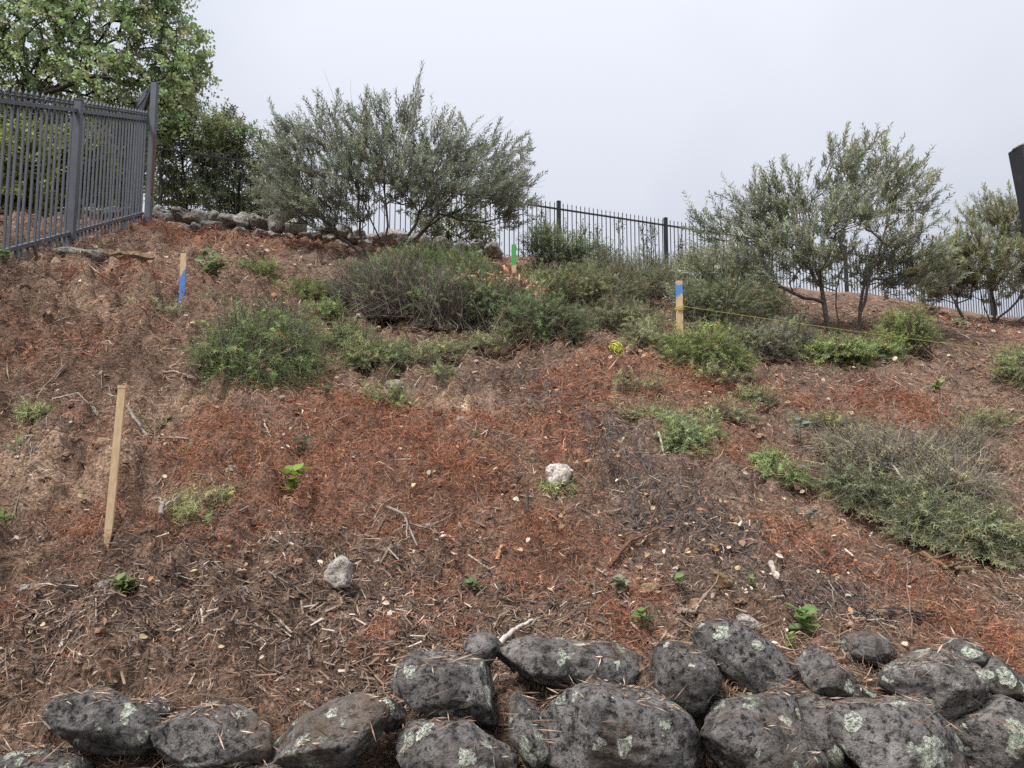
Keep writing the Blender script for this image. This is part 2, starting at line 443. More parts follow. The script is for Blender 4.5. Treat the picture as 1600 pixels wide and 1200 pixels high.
def bumps(X, Y):
    X = np.asarray(X, float); Y = np.asarray(Y, float)
    lump = np.clip(1.0 - .42 * X + .5 * vnoise2(X, Y, .5, 3), .5, 2.3)       # cloddier towards the left
    far = np.clip((16 - Y) / 6, .3, 1)
    b = .05 * vnoise2(X, Y, .8, 1) + .036 * vnoise2(X, Y, 2.1, 2)
    r = 1 - np.abs(vnoise2(X + .05 * vnoise2(X, Y, 6, 9), Y, 5.0, 4))
    b = b + .035 * lump * (r - .6) + .022 * lump * vnoise2(X, Y, 8.5, 5)
    b = b + .055 * np.clip(.2 + .95 * vnoise2(X, Y, 3.2, 61) + .7 * vnoise2(X, Y, 9, 62), 0, 1)
    wx, wy = X + .03 * vnoise2(X, Y, 11, 12), Y + .03 * vnoise2(X, Y, 11, 13)
    m1 = np.clip(.45 + .8 * vnoise2(X, Y, 1.1, 14) - .16 * X, .10, 1.1); m2 = np.clip(.5 + .8 * vnoise2(X, Y, 1.7, 15) - .12 * X, .12, 1.1)
    b = b + .16 * m1 * worley(wx, wy, 4.2, 100) + (.12 * m2 * worley(wx, wy, 9, 200) + .05 * worley(wx, wy, 20, 300)) * np.clip((9.5 - Y) / 4, .35, 1)
    b = b + .015 * vnoise2(X, Y, 19, 6) + .012 * vnoise2(X, Y, 43, 7) - .10
    wu, wv = X + .10 * vnoise2(X, Y, 4, 16), Y + .10 * vnoise2(X, Y, 4, 17)
    for (mx, my, rx, ry, hh) in MOUNDS:
        b = b + hh * np.exp(-(((wu - mx) / rx) ** 2 + ((wv - my) / ry) ** 2) ** 1.5)
    return b * far

def ground(X, Y):
    return base_h(X, Y) + bumps(X, Y)

def G(u, v):
    """where the sight line through u, v meets the hillside"""
    Ys = np.exp(np.linspace(math.log(1.9), math.log(40), 1600))
    a, b = (u - 800) / FPX, (600 - v) / FPX
    k = Ys / (CP - b * SP)
    X, Z = a * k, EYE + (SP + b * CP) * k
    h = base_h(X, Ys)
    hit = np.where(h >= Z)[0]
    i = hit[0] if len(hit) else int(np.argmax(h - Z))
    return np.array((X[i], Ys[i], float(ground(X[i], Ys[i]))))

# soil colours: patches at their places on the hill (centre x, y, half-width, half-depth, weight)
def patch(u, v, ru, rv, w=1.0):
    c = G(u, v); hi = G(u, max(v - rv, 300)); lo = G(u, min(v + rv, 1195))
    return (c[0], c[1], ru * c[1] / FPX, max((hi[1] - lo[1]) / 2, .08), w)

def field(X, Y, patches, seed):
    r = np.zeros_like(np.asarray(X, float))
    wx = X + .22 * vnoise2(X, Y, 2.2, seed) + .08 * vnoise2(X, Y, 7, seed + 1)
    wy = Y + .22 * vnoise2(X, Y, 2.2, seed + 2) + .08 * vnoise2(X, Y, 7, seed + 3)
    for (cx, cy, rx, ry, w) in patches:
        d = ((wx - cx) / rx) ** 2 + ((wy - cy) / ry) ** 2
        r = np.maximum(r, w * np.clip(1.5 - d, 0, 1))
    return r

RED = [patch(*a) for a in [(560, 720, 210, 75), (640, 655, 190, 35), (430, 850, 90, 30, .7), (720, 790, 120, 45), (830, 850, 120, 45),
       (330, 710, 70, 60, .8), (1150, 605, 230, 22), (1350, 620, 120, 22, .7), (900, 690, 60, 60, .9), (950, 960, 90, 35, .9), (1560, 1010, 90, 50),
       (330, 372, 170, 20), (470, 385, 60, 12, .8), (200, 445, 120, 22, .7), (60, 560, 120, 50, .5), (90, 880, 110, 45, .6), (230, 860, 70, 30, .6),
       (1320, 870, 120, 40, .8), (1450, 930, 120, 40, .7), (560, 960, 60, 20, .6), (1130, 700, 70, 30, .6), (150, 800, 60, 30, .8), (30, 1010, 60, 50, .5),
       (900, 600, 110, 18, .8), (1560, 520, 50, 30, .3), (700, 910, 160, 30, .6), (1050, 640, 90, 25, .6)]]
TAN = [patch(*a) for a in [(215, 413, 60, 12), (90, 425, 60, 10, .9), (290, 645, 80, 28), (20, 790, 60, 40, .8), (250, 640, 60, 30, .7), (700, 625, 70, 25, .9), (60, 820, 90, 40, .7),
       (90, 480, 90, 15, .5), (560, 600, 40, 15, .5), (700, 395, 80, 12, .9), (1130, 940, 60, 25, .6), (1300, 420, 120, 15, .5), (1430, 455, 60, 12, .7)]]
DARK = [patch(*a) for a in [(980, 720, 100, 70), (1100, 800, 130, 60), (1220, 900, 150, 50), (1330, 950, 130, 35), (830, 600, 80, 40, .8), (680, 570, 120, 30, .8), (560, 420, 120, 25),
       (1300, 590, 160, 25, .7), (1450, 560, 120, 40, .5), (1400, 700, 150, 60, .6), (450, 420, 90, 20, .7), (1000, 880, 80, 40, .6), (1400, 480, 100, 20, .5), (640, 470, 150, 50, .9), (150, 870, 50, 60, .5), (1200, 480, 200, 50, .6)]]
CHIP = [patch(*a) for a in [(300, 1000, 260, 90), (600, 980, 260, 90), (900, 960, 150, 60, .7), (450, 900, 200, 60, .7), (100, 1060, 120, 60, .6), (700, 880, 120, 40, .5), (1060, 950, 120, 50, .4)]]

def zones(X, Y):
    return (field(X, Y, RED, 11), field(X, Y, TAN, 21), field(X, Y, DARK, 31), field(X, Y, CHIP, 41))

cols_in = np.linspace(-.74, .74, 500)
cols = np.concatenate([np.linspace(-1.7, -.74, 45, endpoint=False), cols_in, np.linspace(.74, 1.7, 46)[1:]])
rows = np.concatenate([np.linspace(1.0, 2.1, 18, endpoint=False),
                       np.exp(np.linspace(math.log(2.1), math.log(10.5), 330, endpoint=False)),
                       np.exp(np.linspace(math.log(10.5), math.log(60), 70))])
gx, gy = np.meshgrid(cols, rows)
gX = gx * gy; gY = gy
gZ = ground(gX, gY)
nr, nc = gX.shape
zr, zt, zd, zc = zones(gX, gY)
n1 = vnoise2(gX, gY, 1.3, 51)[..., None]; n2 = vnoise2(gX, gY, 5, 52)[..., None]; n3 = vnoise2(gX, gY, 16, 53)[..., None]
colr = np.array((.18, .117, .083)) * (1 + .25 * n1 + .22 * n2)
def blend(c, w, k, q): w = (w * k)[..., None]; return c * (1 - w) + np.array(q) * (1 + .2 * n2) * w
colr = blend(colr, zc, .6, (.155, .105, .08))
colr = blend(colr, zr, .65, (.20, .105, .072))
colr = blend(colr, zd, .5, (.125, .094, .08))
colr = blend(colr, zt, .85, (.34, .235, .165))
i = (np.arange(nr - 1)[:, None] * nc + np.arange(nc - 1)[None]).ravel()
hill = link('hillside', mesh_np('hillside', np.stack([gX, gY, gZ], -1).reshape(-1, 3), np.stack([i, i + 1, i + nc + 1, i + nc], 1),
            np.clip(colr * 1.15, .01, 1).reshape(-1, 3), True), M['soil'])
tag(hill, 'bare brown hillside of loose soil and shredded bark', kind='structure')
b = MB(); b.add([(-300, -300, 0), (300, -300, 0), (300, 400, 0), (-300, 400, 0)], [(0, 1, 2, 3)], (.10, .07, .05))
tag(b.build('ground', M['soil']), 'flat brown ground below the stone wall', kind='structure')

def normals(X, Y, e=.03):
    dzx = (ground(X + e, Y) - ground(X - e, Y)) / (2 * e); dzy = (ground(X, Y + e) - ground(X, Y - e)) / (2 * e)
    return unit(np.stack([-dzx, -dzy, np.ones_like(dzx)], -1))

# ------------------------------------------------------------------ stones
def ico(sub):
    import bmesh
    bm = bmesh.new(); bmesh.ops.create_icosphere(bm, subdivisions=sub, radius=1.0)
    v = np.array([x.co[:] for x in bm.verts]); f = np.array([[q.index for q in p.verts] for p in bm.faces]); bm.free()
    return v, f
ICO = {k: ico(k) for k in (1, 2, 3, 4, 5)}

def rot_axes(tilt, yaw=0.0, roll=0.0):
    return np.array(Matrix.Rotation(yaw, 3, 'Z') @ Matrix.Rotation(tilt, 3, 'Y') @ Matrix.Rotation(roll, 3, 'X'))

def stone_mesh(name, size, seed, sub=4, rough=.09, block=.55, R=None):
    v, f = ICO[sub]
    s = seed * 3.71
    # flattened facets: clip the sphere by a few planes, softly
    r_ = np.random.default_rng(seed)
    pl = unit(r_.normal(size=(13, 3))); off = r_.uniform(.62, .96, 13)
    p = v.copy()
    for k in range(13):
        d = p @ pl[k] - off[k]
        p = p - (np.maximum(d, 0) * block * 1.4)[:, None] * pl[k]
    nn = 1.1 * vnoise(v * 1.2 + s) + .75 * vnoise(v * 2.6 + s) + .4 * vnoise(v * 5.5 + s)
    if sub >= 4: nn = nn + .25 * vnoise(v * 12 + s) + (.17 * vnoise(v * 24 + s) if sub >= 5 else 0)
    p = p * (1 + rough * nn)[:, None]
    p = p * np.array(size) / 2
    if R is not None: p = p @ np.asarray(R).T
    return mesh_np(name, p, f, None, True)

def wall_stone(parent, u, v, w, h, Y, deep, tilt, seed, mat, sub=5, rough=.09):
    c = at(u, v, Y)
    k = Y / FPX
    me = stone_mesh('stone', (w * k * 1.06, deep, h * k * 1.06), seed, sub, rough, .6, rot_axes(math.radians(tilt), random.uniform(-.15, .15), random.uniform(-.15, .15)))
    return link('stone', me, mat, parent, c - np.array(parent.location))

wall = empty('stone_wall', (0.1, 2.35, .5))
tag(wall, 'low dry wall of dark lichen-spotted boulders along the foot of the slope', 'stone wall')
NEAR = [  # u, v, width, height, Y, depth, tilt, lichened
    (155, 1125, 185, 88, 2.34, .22, 9, 0), (330, 1147, 208, 84, 2.32, .24, 4, 0), (520, 1155, 190, 98, 2.33, .26, -22, 0),
    (705, 1072, 168, 118, 2.42, .30, 14, 0), (757, 1011, 60, 46, 2.50, .12, 15, 0), (888, 1036, 222, 84, 2.52, .28, 5, 0),
    (1076, 1061, 120, 104, 2.46, .24, 28, 1), (1168, 1036, 170, 88, 2.52, .24, 34, 0), (704, 1178, 190, 105, 2.30, .28, 5, 0),
    (826, 1146, 52, 118, 2.36, .18, -24, 0), (972, 1146, 262, 140, 2.36, .34, 12, 0), (1188, 1152, 195, 138, 2.34, .30, 6, 1),
    (1285, 1142, 78, 122, 2.36, .20, -18, 1), (1388, 1160, 205, 150, 2.32, .32, 30, 0), (1288, 1058, 92, 74, 2.48, .18, 24, 0),
    (1350, 1014, 92, 52, 2.66, .20, 12, 0), (1456, 1075, 152, 112, 2.45, .28, 10, 1), (1562, 1064, 74, 62, 2.55, .18, 25, 0),
    (1548, 1150, 165, 112, 2.34, .28, 6, 1), (1505, 1018, 60, 40, 2.62, .18, 10, 0), (1225, 1085, 50, 40, 2.5, .16, 10, 0), (1330, 1085, 60, 44, 2.46, .16, -10, 0), (1010, 1062, 40, 34, 2.5, .14, 0, 0), (610, 1115, 50, 40, 2.44, .14, 10, 0), (240, 1108, 50, 34, 2.42, .12, 0, 0), (1500, 1130, 60, 50, 2.4, .16, 0, 0), (1660, 1110, 120, 110, 2.45, .28, 10, 0), (1720, 1200, 170, 120, 2.32, .28, 0, 1),
    (60, 1225, 190, 90, 2.26, .24, 4, 0), (230, 1250, 160, 90, 2.24, .24, -4, 0), (400, 1245, 170, 90, 2.24, .24, 6, 0), (570, 1265, 170, 90, 2.22, .24, 3, 0),
    (780, 1275, 200, 95, 2.22, .26, 0, 0), (960, 1280, 190, 110, 2.22, .28, 5, 0), (1140, 1285, 190, 110, 2.22, .28, -5, 1), (1330, 1290, 200, 110, 2.22, .28, 4, 0), (1520, 1270, 200, 110, 2.22, .28, -4, 1)]
for k, (u, v, w, h, Y, dp, tl, li) in enumerate(NEAR):
    low = v > 1210
    wall_stone(wall, u, v, w, h, Y - (.10 if u > 1200 and v < 1100 else .04), dp, tl, 100 + k, M['basalt_lichen' if li else 'basalt'], 4 if (low or w < 80) else 5, .075)

far_wall = empty('stone_wall', tuple(at(380, 370, 11.0)))
tag(far_wall, 'weathered grey fieldstone wall at the top of the slope under the back fence', 'stone wall')
FAR = [(252, 336, 40, 20, -10), (262, 345, 36, 24, 20), (248, 354, 30, 16, 0), (285, 333, 34, 14, 8), (278, 358, 50, 18, 0), (290, 344, 26, 16, 10), (300, 345, 26, 18, -8),
       (315, 344, 32, 28, 20), (335, 356, 44, 20, 4), (336, 340, 20, 18, 0), (358, 347, 30, 26, 20), (381, 349, 30, 26, 10), (404, 348, 34, 22, 0), (376, 366, 26, 14, 0),
       (410, 367, 30, 14, 0), (434, 353, 32, 28, 15), (432, 370, 20, 14, 0), (464, 355, 34, 26, -8), (452, 373, 24, 14, 0), (487, 371, 40, 18, 0), (512, 360, 28, 18, 0), (514, 374, 24, 18, 0),
       (536, 364, 26, 24, 10), (560, 372, 34, 20, 0), (590, 374, 36, 24, 5), (620, 374, 36, 26, -5), (655, 380, 40, 24, 5), (690, 384, 26, 22, 0), (722, 390, 34, 24, 8), (745, 384, 22, 14, 0), (750, 398, 22, 16, 0), (772, 394, 28, 24, 5),
       (735, 402, 26, 10, 0), (310, 360, 24, 14, 20), (230, 344, 24, 18, 0), (300, 366, 40, 16, 0), (345, 372, 44, 16, 0), (395, 378, 40, 14, 0), (470, 384, 40, 14, 0), (530, 384, 40, 16, 0), (575, 386, 40, 16, 0), (205, 338, 30, 18, 4), (180, 335, 34, 20, 0), (150, 338, 34, 22, 5)]
for k, (u, v, w, h, tl) in enumerate(FAR):
    Y = 11.0 + (.12 if v < 350 else 0)
    wall_stone(far_wall, u, v, w * 1.08, h * 1.18, Y, .40, tl, 300 + k, M['fieldstone'], 4, .13)

def loose_rock(name, label, cat, u, v, w, h, mat, seed, tilt=0, group=None, sub=4, rough=.13):
    g = G(u, v + h * .40); k = g[1] / FPX
    o = link(name, stone_mesh(name, (w * k, min(w, h) * k * 1.0, h * k * 1.1), seed, sub, rough, .8, rot_axes(math.radians(tilt))), mat, None, (g[0], g[1], g[2] + h * k * .34))
    return tag(o, label, cat, group)
loose_rock('rock', 'pale grey granular rock sitting on wood chips low on the slope', 'rock', 530, 893, 50, 46, M['pale_rock'], 501, -10)
loose_rock('rock', 'jagged pale rock half buried in mid slope beside dry grass', 'rock', 876, 754, 46, 46, M['pale_rock'], 502, 20, None, 4, .2)
loose_rock('rock', 'small white rock on red bark beside a tan bare patch', 'rock', 721, 664, 24, 18, M['pale_rock'], 503)
loose_rock('rock', 'blocky tan rock just above the boulder wall', 'rock', 1126, 936, 44, 30, M['tan_rock'], 504, 15)
loose_rock('rock', 'rounded tan clod of stone beside the blocky tan rock', 'rock', 1093, 944, 44, 30, M['tan_rock'], 505, -5)
loose_rock('rock', 'flat tan rock lying below the pale leaf scraps', 'rock', 1018, 907, 44, 20, M['tan_rock'], 506, -8)
loose_rock('rock', 'small tan rock wedged between the boulders at right', 'rock', 1402, 1086, 44, 26, M['tan_rock'], 507, 12)
loose_rock('rock', 'long pale rock slab pointing at the tall seedling by the wall', 'rock', 1175, 974, 50, 20, M['pale_rock'], 508, 28)
loose_rock('rock', 'rounded brown rock on the dark netted soil', 'rock', 1113, 875, 18, 12, M['tan_rock'], 509)
loose_rock('rock', 'tiny white rock below the large trailing rosemary bush', 'rock', 440, 647, 12, 8, M['pale_rock'], 510)
loose_rock('rock', 'pinkish rock in loose soil near the left edge', 'rock', 40, 935, 40, 26, M['pale_rock'], 511, -12)
loose_rock('rock', 'grey rock half hidden behind the right end of the big rosemary', 'rock', 617, 590, 40, 26, M['fieldstone'], 512)
loose_rock('rock', 'grey rock beside the round leafed seedling low on the left', 'rock', 160, 925, 18, 20, M['fieldstone'], 513)
loose_rock('rock', 'tan broken clod lying right of the bare wooden stake', 'rock', 160, 745, 36, 22, M['tan_rock'], 514)
loose_rock('rock', 'flat brown stone on a dirt mound by the iron fence', 'rock', 205, 412, 70, 16, M['tan_rock'], 515)

# ------------------------------------------------------------------ iron fences
def picket_mesh(h_bot, h_top, w, ornate):
    """square picket with a spear head; z = 0 at the top rail"""
    m = MB()
    m.box((0, 0, (h_top * .25 - h_bot) / 2), (w, w, h_bot + h_top * .25))
    if not ornate:
        m.tube([(0, 0, h_top * .25), (0, 0, h_top * .55), (0, 0, h_top * .62), (0, 0, h_top)], [w * .55, w * .55, w * .85, .001], 5)
    return m.mesh('picket')
def finial_mesh(h_top, w):
    m = MB()
    m.tube([(0, 0, h_top * .18), (0, 0, h_top * .42), (0, 0, h_top * .44), (0, 0, h_top * .52), (0, 0, h_top * .54), (0, 0, h_top * .66), (0, 0, h_top * .76), (0, 0, h_top)],
           [w * .6, w * .6, w * 1.15, w * 1.15, w * .55, w * .95, w * .8, .001], 6)
    return m.mesh('finial')

def fence(name, label, A, Bp, gap, spacing, posts, mat, w, h_top, over, rail_h, post_w, post_up, ornate=False, skip=None, bot_z=None, post_down=.35):
    """A, Bp: ends of the top rail. gap: rail to rail at each end. posts: fractions along the run"""
    A = np.array(A, float); Bp = np.array(Bp, float)
    root = empty(name, tuple((A + Bp) / 2 - np.array((0, 0, gap[0]))))
    tag(root, label, 'fence')
    org = np.array(root.location)
    d = Bp - A; L = np.linalg.norm(d[:2]); yaw = math.atan2(d[1], d[0])
    ux = np.array((math.cos(yaw), math.sin(yaw), 0))
    for lo in (0, 1):
        a = A - np.array((0, 0, gap[0] * lo)); b_ = Bp - np.array((0, 0, gap[1] * lo))
        m = MB(); dd = b_ - a; Lr = np.linalg.norm(dd)
        R = np.array(Matrix.Rotation(yaw, 3, 'Z') @ Matrix.Rotation(-math.atan2(dd[2], L), 3, 'Y'))
        m.box((a + b_) / 2, (Lr, rail_h, rail_h), R)
        m.build('rail', mat, root, False, (a + b_) / 2).location -= Vector(org)
    n = int(L / spacing)
    meshes = {}
    for k in range(n + 1):
        t = (k + .5) * spacing / L
        if t > 1 or (skip and skip(t)): continue
        if any(abs(t - q) * L < post_w * .8 for q in posts): continue
        p = A + d * t
        g = gap[0] + (gap[1] - gap[0]) * t + over
        key = round(g * 20)
        if key not in meshes:
            meshes[key] = picket_mesh(key / 20, h_top, w, ornate); meshes[key].materials.append(mat)
        o = bpy.data.objects.new('picket', meshes[key]); C.objects.link(o); o.parent = root
        o.location = p - org; o.rotation_euler = (random.uniform(-.006, .006), random.uniform(-.006, .006), yaw)
        if ornate:
            if 'fin' not in meshes: meshes['fin'] = finial_mesh(h_top, w); meshes['fin'].materials.append(mat)
            f = bpy.data.objects.new('finial', meshes['fin']); C.objects.link(f); f.parent = o
    for q in posts:
        p = A + d * q; g = gap[0] + (gap[1] - gap[0]) * q
        gz = float(ground(p[0], p[1])); hb = max(p[2] - gz + post_down, g + .15)
        m = MB(); m.box((0, 0, (post_up - hb) / 2), (post_w, post_w, post_up + hb))
        po = m.build('post', mat, root); po.location = p - org; po.rotation_euler = (0, 0, yaw)
        m = MB(); m.box((0, 0, post_up + .006), (post_w * 1.12, post_w * 1.12, .012)); m.tube([(0, 0, post_up + .012), (0, 0, post_up + .035)], [post_w * .5, .004], 4)
        m.build('post_cap', mat, po)
    return root

dirL = np.array((-.18, .985))
A = at(0, 157, 6.0); B2 = at(230, 187, 10.0)
A2 = A + (A - B2) * .75
gA = A[2] - at(0, 397, 6.0)[2]; gB = B2[2] - at(230, 333, 10.0)[2]
Lx = np.linalg.norm((B2 - A2)[:2])
pm = at(121, 172, 7.6)
tpost = np.linalg.norm((pm - A2)[:2]) / Lx
fence('iron_fence', 'black painted iron fence, coloured grey for sky sheen, with spear tops climbing the left side of the slope', A2, B2, (gA, gB), .115, (tpost - 2.45 / Lx, tpost), M['iron_grey'],
      .019, .13, .14, .035, .085, .10, True)
# corner, and the run that turns uphill away from it
A3 = at(229, 150, 10.05); B3 = at(182, 212, 14.0)
fence('iron_fence', 'second grey iron fence run receding uphill behind the corner post', A3, B3, (A3[2] - at(229, 325, 10.05)[2], B3[2] - at(182, 316, 14.0)[2]), .10, (.985,), M['iron_grey'],
      .024, .13, .14, .035, .07, .06, False)
c0 = at(231, 352, 10.0); c1 = at(232, 130, 10.0)
r0 = empty('corner_post', tuple(c0)); tag(r0, 'tall weathered corner post with rust streak where the grey iron fence ends', 'post')
m = MB(); hh = c1[2] - c0[2]
m.box((0, 0, hh / 2 - .15), (.075, .075, hh + .3)); m.build('post', M['iron_grey'], r0)
m = MB(); m.box((.043, -.03, hh * .42), (.012, .05, hh * .42)); m.build('rusty_strip', M['rust'], r0)
m = MB(); m.tube([(-.03, 0, hh - .02), (-.09, .02, hh - .22), (-.16, .05, hh - .4), (-.2, .06, hh - .52)], [.02, .035, .03, .012], 5, (.05, .05, .055)); m.build('torn_strap', M['bark'], r0)

Fa, Fb = at(236, 230, 13.6), at(1600, 437, 23.0)
Fc = Fa + (Fb - Fa) * 1.12
Lf = np.linalg.norm((Fc - Fa)[:2])
def t_at(u):    # fraction along the back fence where it crosses column u
    k = (u - 800) / FPX; dd = Fc - Fa
    # cam forward depth ~ Y*CP + (z-EYE)*SP
    dep = lambda q: q[1] * CP + (q[2] - EYE) * SP
    s0, s1 = Fa[0] - k * dep(Fa), Fc[0] - k * dep(Fc)
    return s0 / (s0 - s1)
t1, t2 = t_at(873), t_at(1040)
stp = t2 - t1
posts = [t1 + stp * k for k in range(-6, 10) if 0.01 < t1 + stp * k < .999]
fence('iron_fence', 'black iron fence with spear tops along the ridge behind the olive trees', Fa, Fc, (1.28, 1.28), .11, posts, M['iron_black'], .016, .16, .12, .034, .075, .17)

# dark post at the right edge
p0 = at(1585, 231, 4.6)
rp = empty('metal_post', (p0[0] + .30, p0[1], float(ground(p0[0] + .3, p0[1])) - .05))
tag(rp, 'leaning black metal post with a flaking grey top at the right edge', 'post')
top = p0 + np.array((.062, 0, .0)); bot = np.array(rp.location)
m = MB(); ax = unit(top - bot); Lp = np.linalg.norm(top - bot)
R = np.array(Vector(ax).to_track_quat('Z', 'Y').to_matrix())
m.box((top + bot) / 2, (.125, .125, Lp), R); m.build('post', M['post_black'], rp, False, tuple(bot)).location = (0, 0, 0)
m = MB(); vv, ff = ICO[3]
capv = vv * np.array((.066, .066, .022)) * (1 + .12 * vnoise(vv * 5)[:, None]); m.add((capv @ R.T) + top, ff, (.3, .31, .33)); m.build('cap', M['fieldstone'], rp, True, tuple(bot)).location = (0, 0, 0)

# ------------------------------------------------------------------ stakes and string
def stake(label, base, tip, w, th, mat, point=False):
    base = np.array(base); tip = np.array(tip); L = np.linalg.norm(tip - base)
    bury = 0.0 if point else .22
    m = MB()
    if point:
        m.box((0, 0, L / 2 + .06), (w, th, L - .12))
        z = .12; a, c = w / 2, th / 2
        m.add([(-a, -c, z), (a, -c, z), (a, c, z), (-a, c, z), (.3 * a, -.3 * c, 0), (.6 * a, -.3 * c, 0), (.6 * a, .3 * c, 0), (.3 * a, .3 * c, 0)],
              [(0, 4, 5, 1), (1, 5, 6, 2), (2, 6, 7, 3), (3, 7, 4, 0), (4, 7, 6, 5)])
        # mushroomed, hammered head
        m.box((0, 0, L + .004), (w * 1.13, th * 1.15, .012), rot_axes(.06))
    else:
        m.box((0, 0, (L - bury) / 2), (w, th, L + bury)); m.box((0, 0, L + .003), (w * .96, th * .94, .008), rot_axes(.05))
    me = m.mesh('wooden_stake')
    o = link('wooden_stake', me, mat, None, base)
    ax = unit(tip - base)
    yaxis = np.array((0.12, -1, 0.0)); yaxis = unit(yaxis - ax * (yaxis @ ax)); xaxis = np.cross(yaxis, ax)
    o.rotation_euler = Matrix(np.stack([xaxis, yaxis, ax], 1).tolist()).to_euler()
    return tag(o, label, 'stake', 'survey stakes on the slope')
g = G(165, 878)
stake('bare pointed wooden stake without paint, leaning in loose soil at left', at(165, 881, g[1] - .10), at(191, 606, g[1] - .12), .028, .013, mat_wood('bare_wood'), True)
g = G(283, 490)
tp = at(287, 397, g[1]); Ls = np.linalg.norm(tp - g)
stake('wooden stake with a slanting blue paint stroke, left of the big rosemary', g, tp, .042, .014, mat_wood('wood_blue_stroke', (.07, .22, .56), (-.2, Ls * .60, 2.0)))
g = G(1063, 560)
tp = at(1061, 440, g[1]); Ls = np.linalg.norm(tp - g)
st_g, st_t = g, tp
stake('wooden stake with a blue painted top and yellow string tied round it', g, tp, .052, .016, mat_wood('wood_blue_top', (.07, .25, .60), (Ls * .80, Ls * .985, .35)))
g = at(803, 432, 8.6); g[2] -= .12
tp = at(803, 383, 8.6); Ls = np.linalg.norm(tp - g)
stake('wooden stake with a bright green painted top in the bushes', g, tp, .052, .016, mat_wood('wood_green_top', (.045, .36, .09), (Ls * .5, Ls * 1.2, .5)))
g = at(74, 262, 11.0)
stake('short wooden stake standing behind the grey iron fence', np.array((g[0], g[1], float(ground(g[0], g[1])))), at(74, 217, 11.0), .03, .02, mat_wood('wood_pink'))

YEL = (.40, .42, .07)
sp = at(1063, 478, st_g[1] - .03); se = G(1700, 568) + np.array((0, 0, .03))
m = MB()
t = np.linspace(0, 1, 40)[:, None]
line = sp + (se - sp) * t; line[:, 2] -= (.02 * 4 * t * (1 - t))[:, 0]
m.tube(line, .0019, 4, YEL)
for k in range(3):   # turns round the stake
    th = np.linspace(0, 2 * math.pi, 14)
    cc = st_g + (st_t - st_g) * (.66 + .012 * k)
    m.tube(cc + np.stack([.036 * np.cos(th), .019 * np.sin(th), .01 * np.sin(th + k)], 1), .003, 4, YEL)
def wander(p, q, n, amp, seed, sag=0.0):
    r_ = np.random.default_rng(seed); t = np.linspace(0, 1, n)[:, None]
    w = np.cumsum(r_.normal(size=(n, 3)), 0); w = (w - t * w[-1]) * amp / math.sqrt(n)
    o = np.asarray(p) + (np.asarray(q) - np.asarray(p)) * t + w
    o[:, 2] -= sag * 4 * (t * (1 - t))[:, 0]
    return o
yq = st_g[1] - .05
m.tube(wander(at(1061, 482, yq), at(1058, 520, yq - .02), 12, .02, 1), .0028, 4, YEL)
m.tube(wander(at(1033, 505, yq - .1), at(1062, 532, yq), 12, .02, 2, .03), .0028, 4, YEL)
m.tube(wander(at(1066, 524, yq - .1), at(1118, 508, yq - .1), 20, .05, 3, -.03), .0028, 4, YEL)
m.tube(wander(at(1118, 508, yq - .1), at(1115, 535, yq - .1), 10, .02, 4), .0028, 4, YEL)
tag(m.build('string_line', M['plastic']), 'yellow string line stretched from the blue topped stake to the right', 'string')
g = G(963, 551); m = MB()
r_ = np.random.default_rng(5)
for k in range(26):
    th = np.linspace(0, 2 * math.pi * 1.1, 16) + r_.uniform(0, 6)
    a = unit(r_.normal(size=3) + np.array((0, 0, .4))); b_ = unit(np.cross(a, r_.normal(size=3)))
    rr = r_.uniform(.02, .055)
    pp = g + np.array((0, 0, .05)) + r_.normal(size=3) * .018 + rr * (np.cos(th)[:, None] * a + np.sin(th)[:, None] * b_ * .8)
    pp[:, 2] = np.maximum(pp[:, 2], g[2] - .01)
    m.tube(pp, .0035, 4, (.55, .60, .06))
m.tube(wander(g + np.array((.03, -.02, .02)), G(962, 566) + np.array((0, 0, .02)), 10, .03, 8), .003, 4, YEL)
tag(m.build('string_bundle', M['plastic']), 'tangled bundle of bright yellow string lying on the soil', 'string')

# ------------------------------------------------------------------ leaves on shoots
LEAF = {  # template: x across, y along, z up; faces
    'needle': (np.array([(-.5, 0, 0), (.5, 0, 0), (0, 1, 0)], float), np.array([(0, 1, 2)])),
    'lance': (np.array([(0, 0, 0), (.5, .5, .06), (0, 1, 0), (-.5, .5, .06)], float), np.array([(0, 1, 2), (0, 2, 3)])),
    'oval': (np.array([(0, 0, 0), (.5, .42, .09), (0, 1, -.05), (-.5, .42, .09), (0, .4, 0)], float), np.array([(0, 1, 4), (1, 2, 4), (2, 3, 4), (3, 0, 4)])),
    'broad': (np.array([(0, 0, 0), (.42, .22, .10), (.46, .58, .08), (0, 1, -.08), (-.46, .58, .08), (-.42, .22, .10), (0, .45, 0)], float),
              np.array([(0, 1, 6), (1, 2, 6), (2, 3, 6), (3, 4, 6), (4, 5, 6), (5, 0, 6)]))}

def leaves(mb, pos, dirn, nrm, length, width, kind, col):
    tv, tf = LEAF[kind]; n = len(pos)
    if n == 0: return
    d = unit(dirn); x = unit(np.cross(d, nrm)); z = np.cross(x, d)
    length = np.broadcast_to(length, (n,)); width = np.broadcast_to(width, (n,))
    v = (pos[:, None] + tv[None, :, 0:1] * (x * width[:, None])[:, None] + tv[None, :, 1:2] * (d * length[:, None])[:, None]
         + tv[None, :, 2:3] * (z * length[:, None])[:, None])
    f = tf[None] + (np.arange(n) * len(tv))[:, None, None]
    mb.add(v.reshape(-1, 3), f.reshape(-1, 3), np.repeat(np.broadcast_to(col, (n, 3)), len(tv), 0))

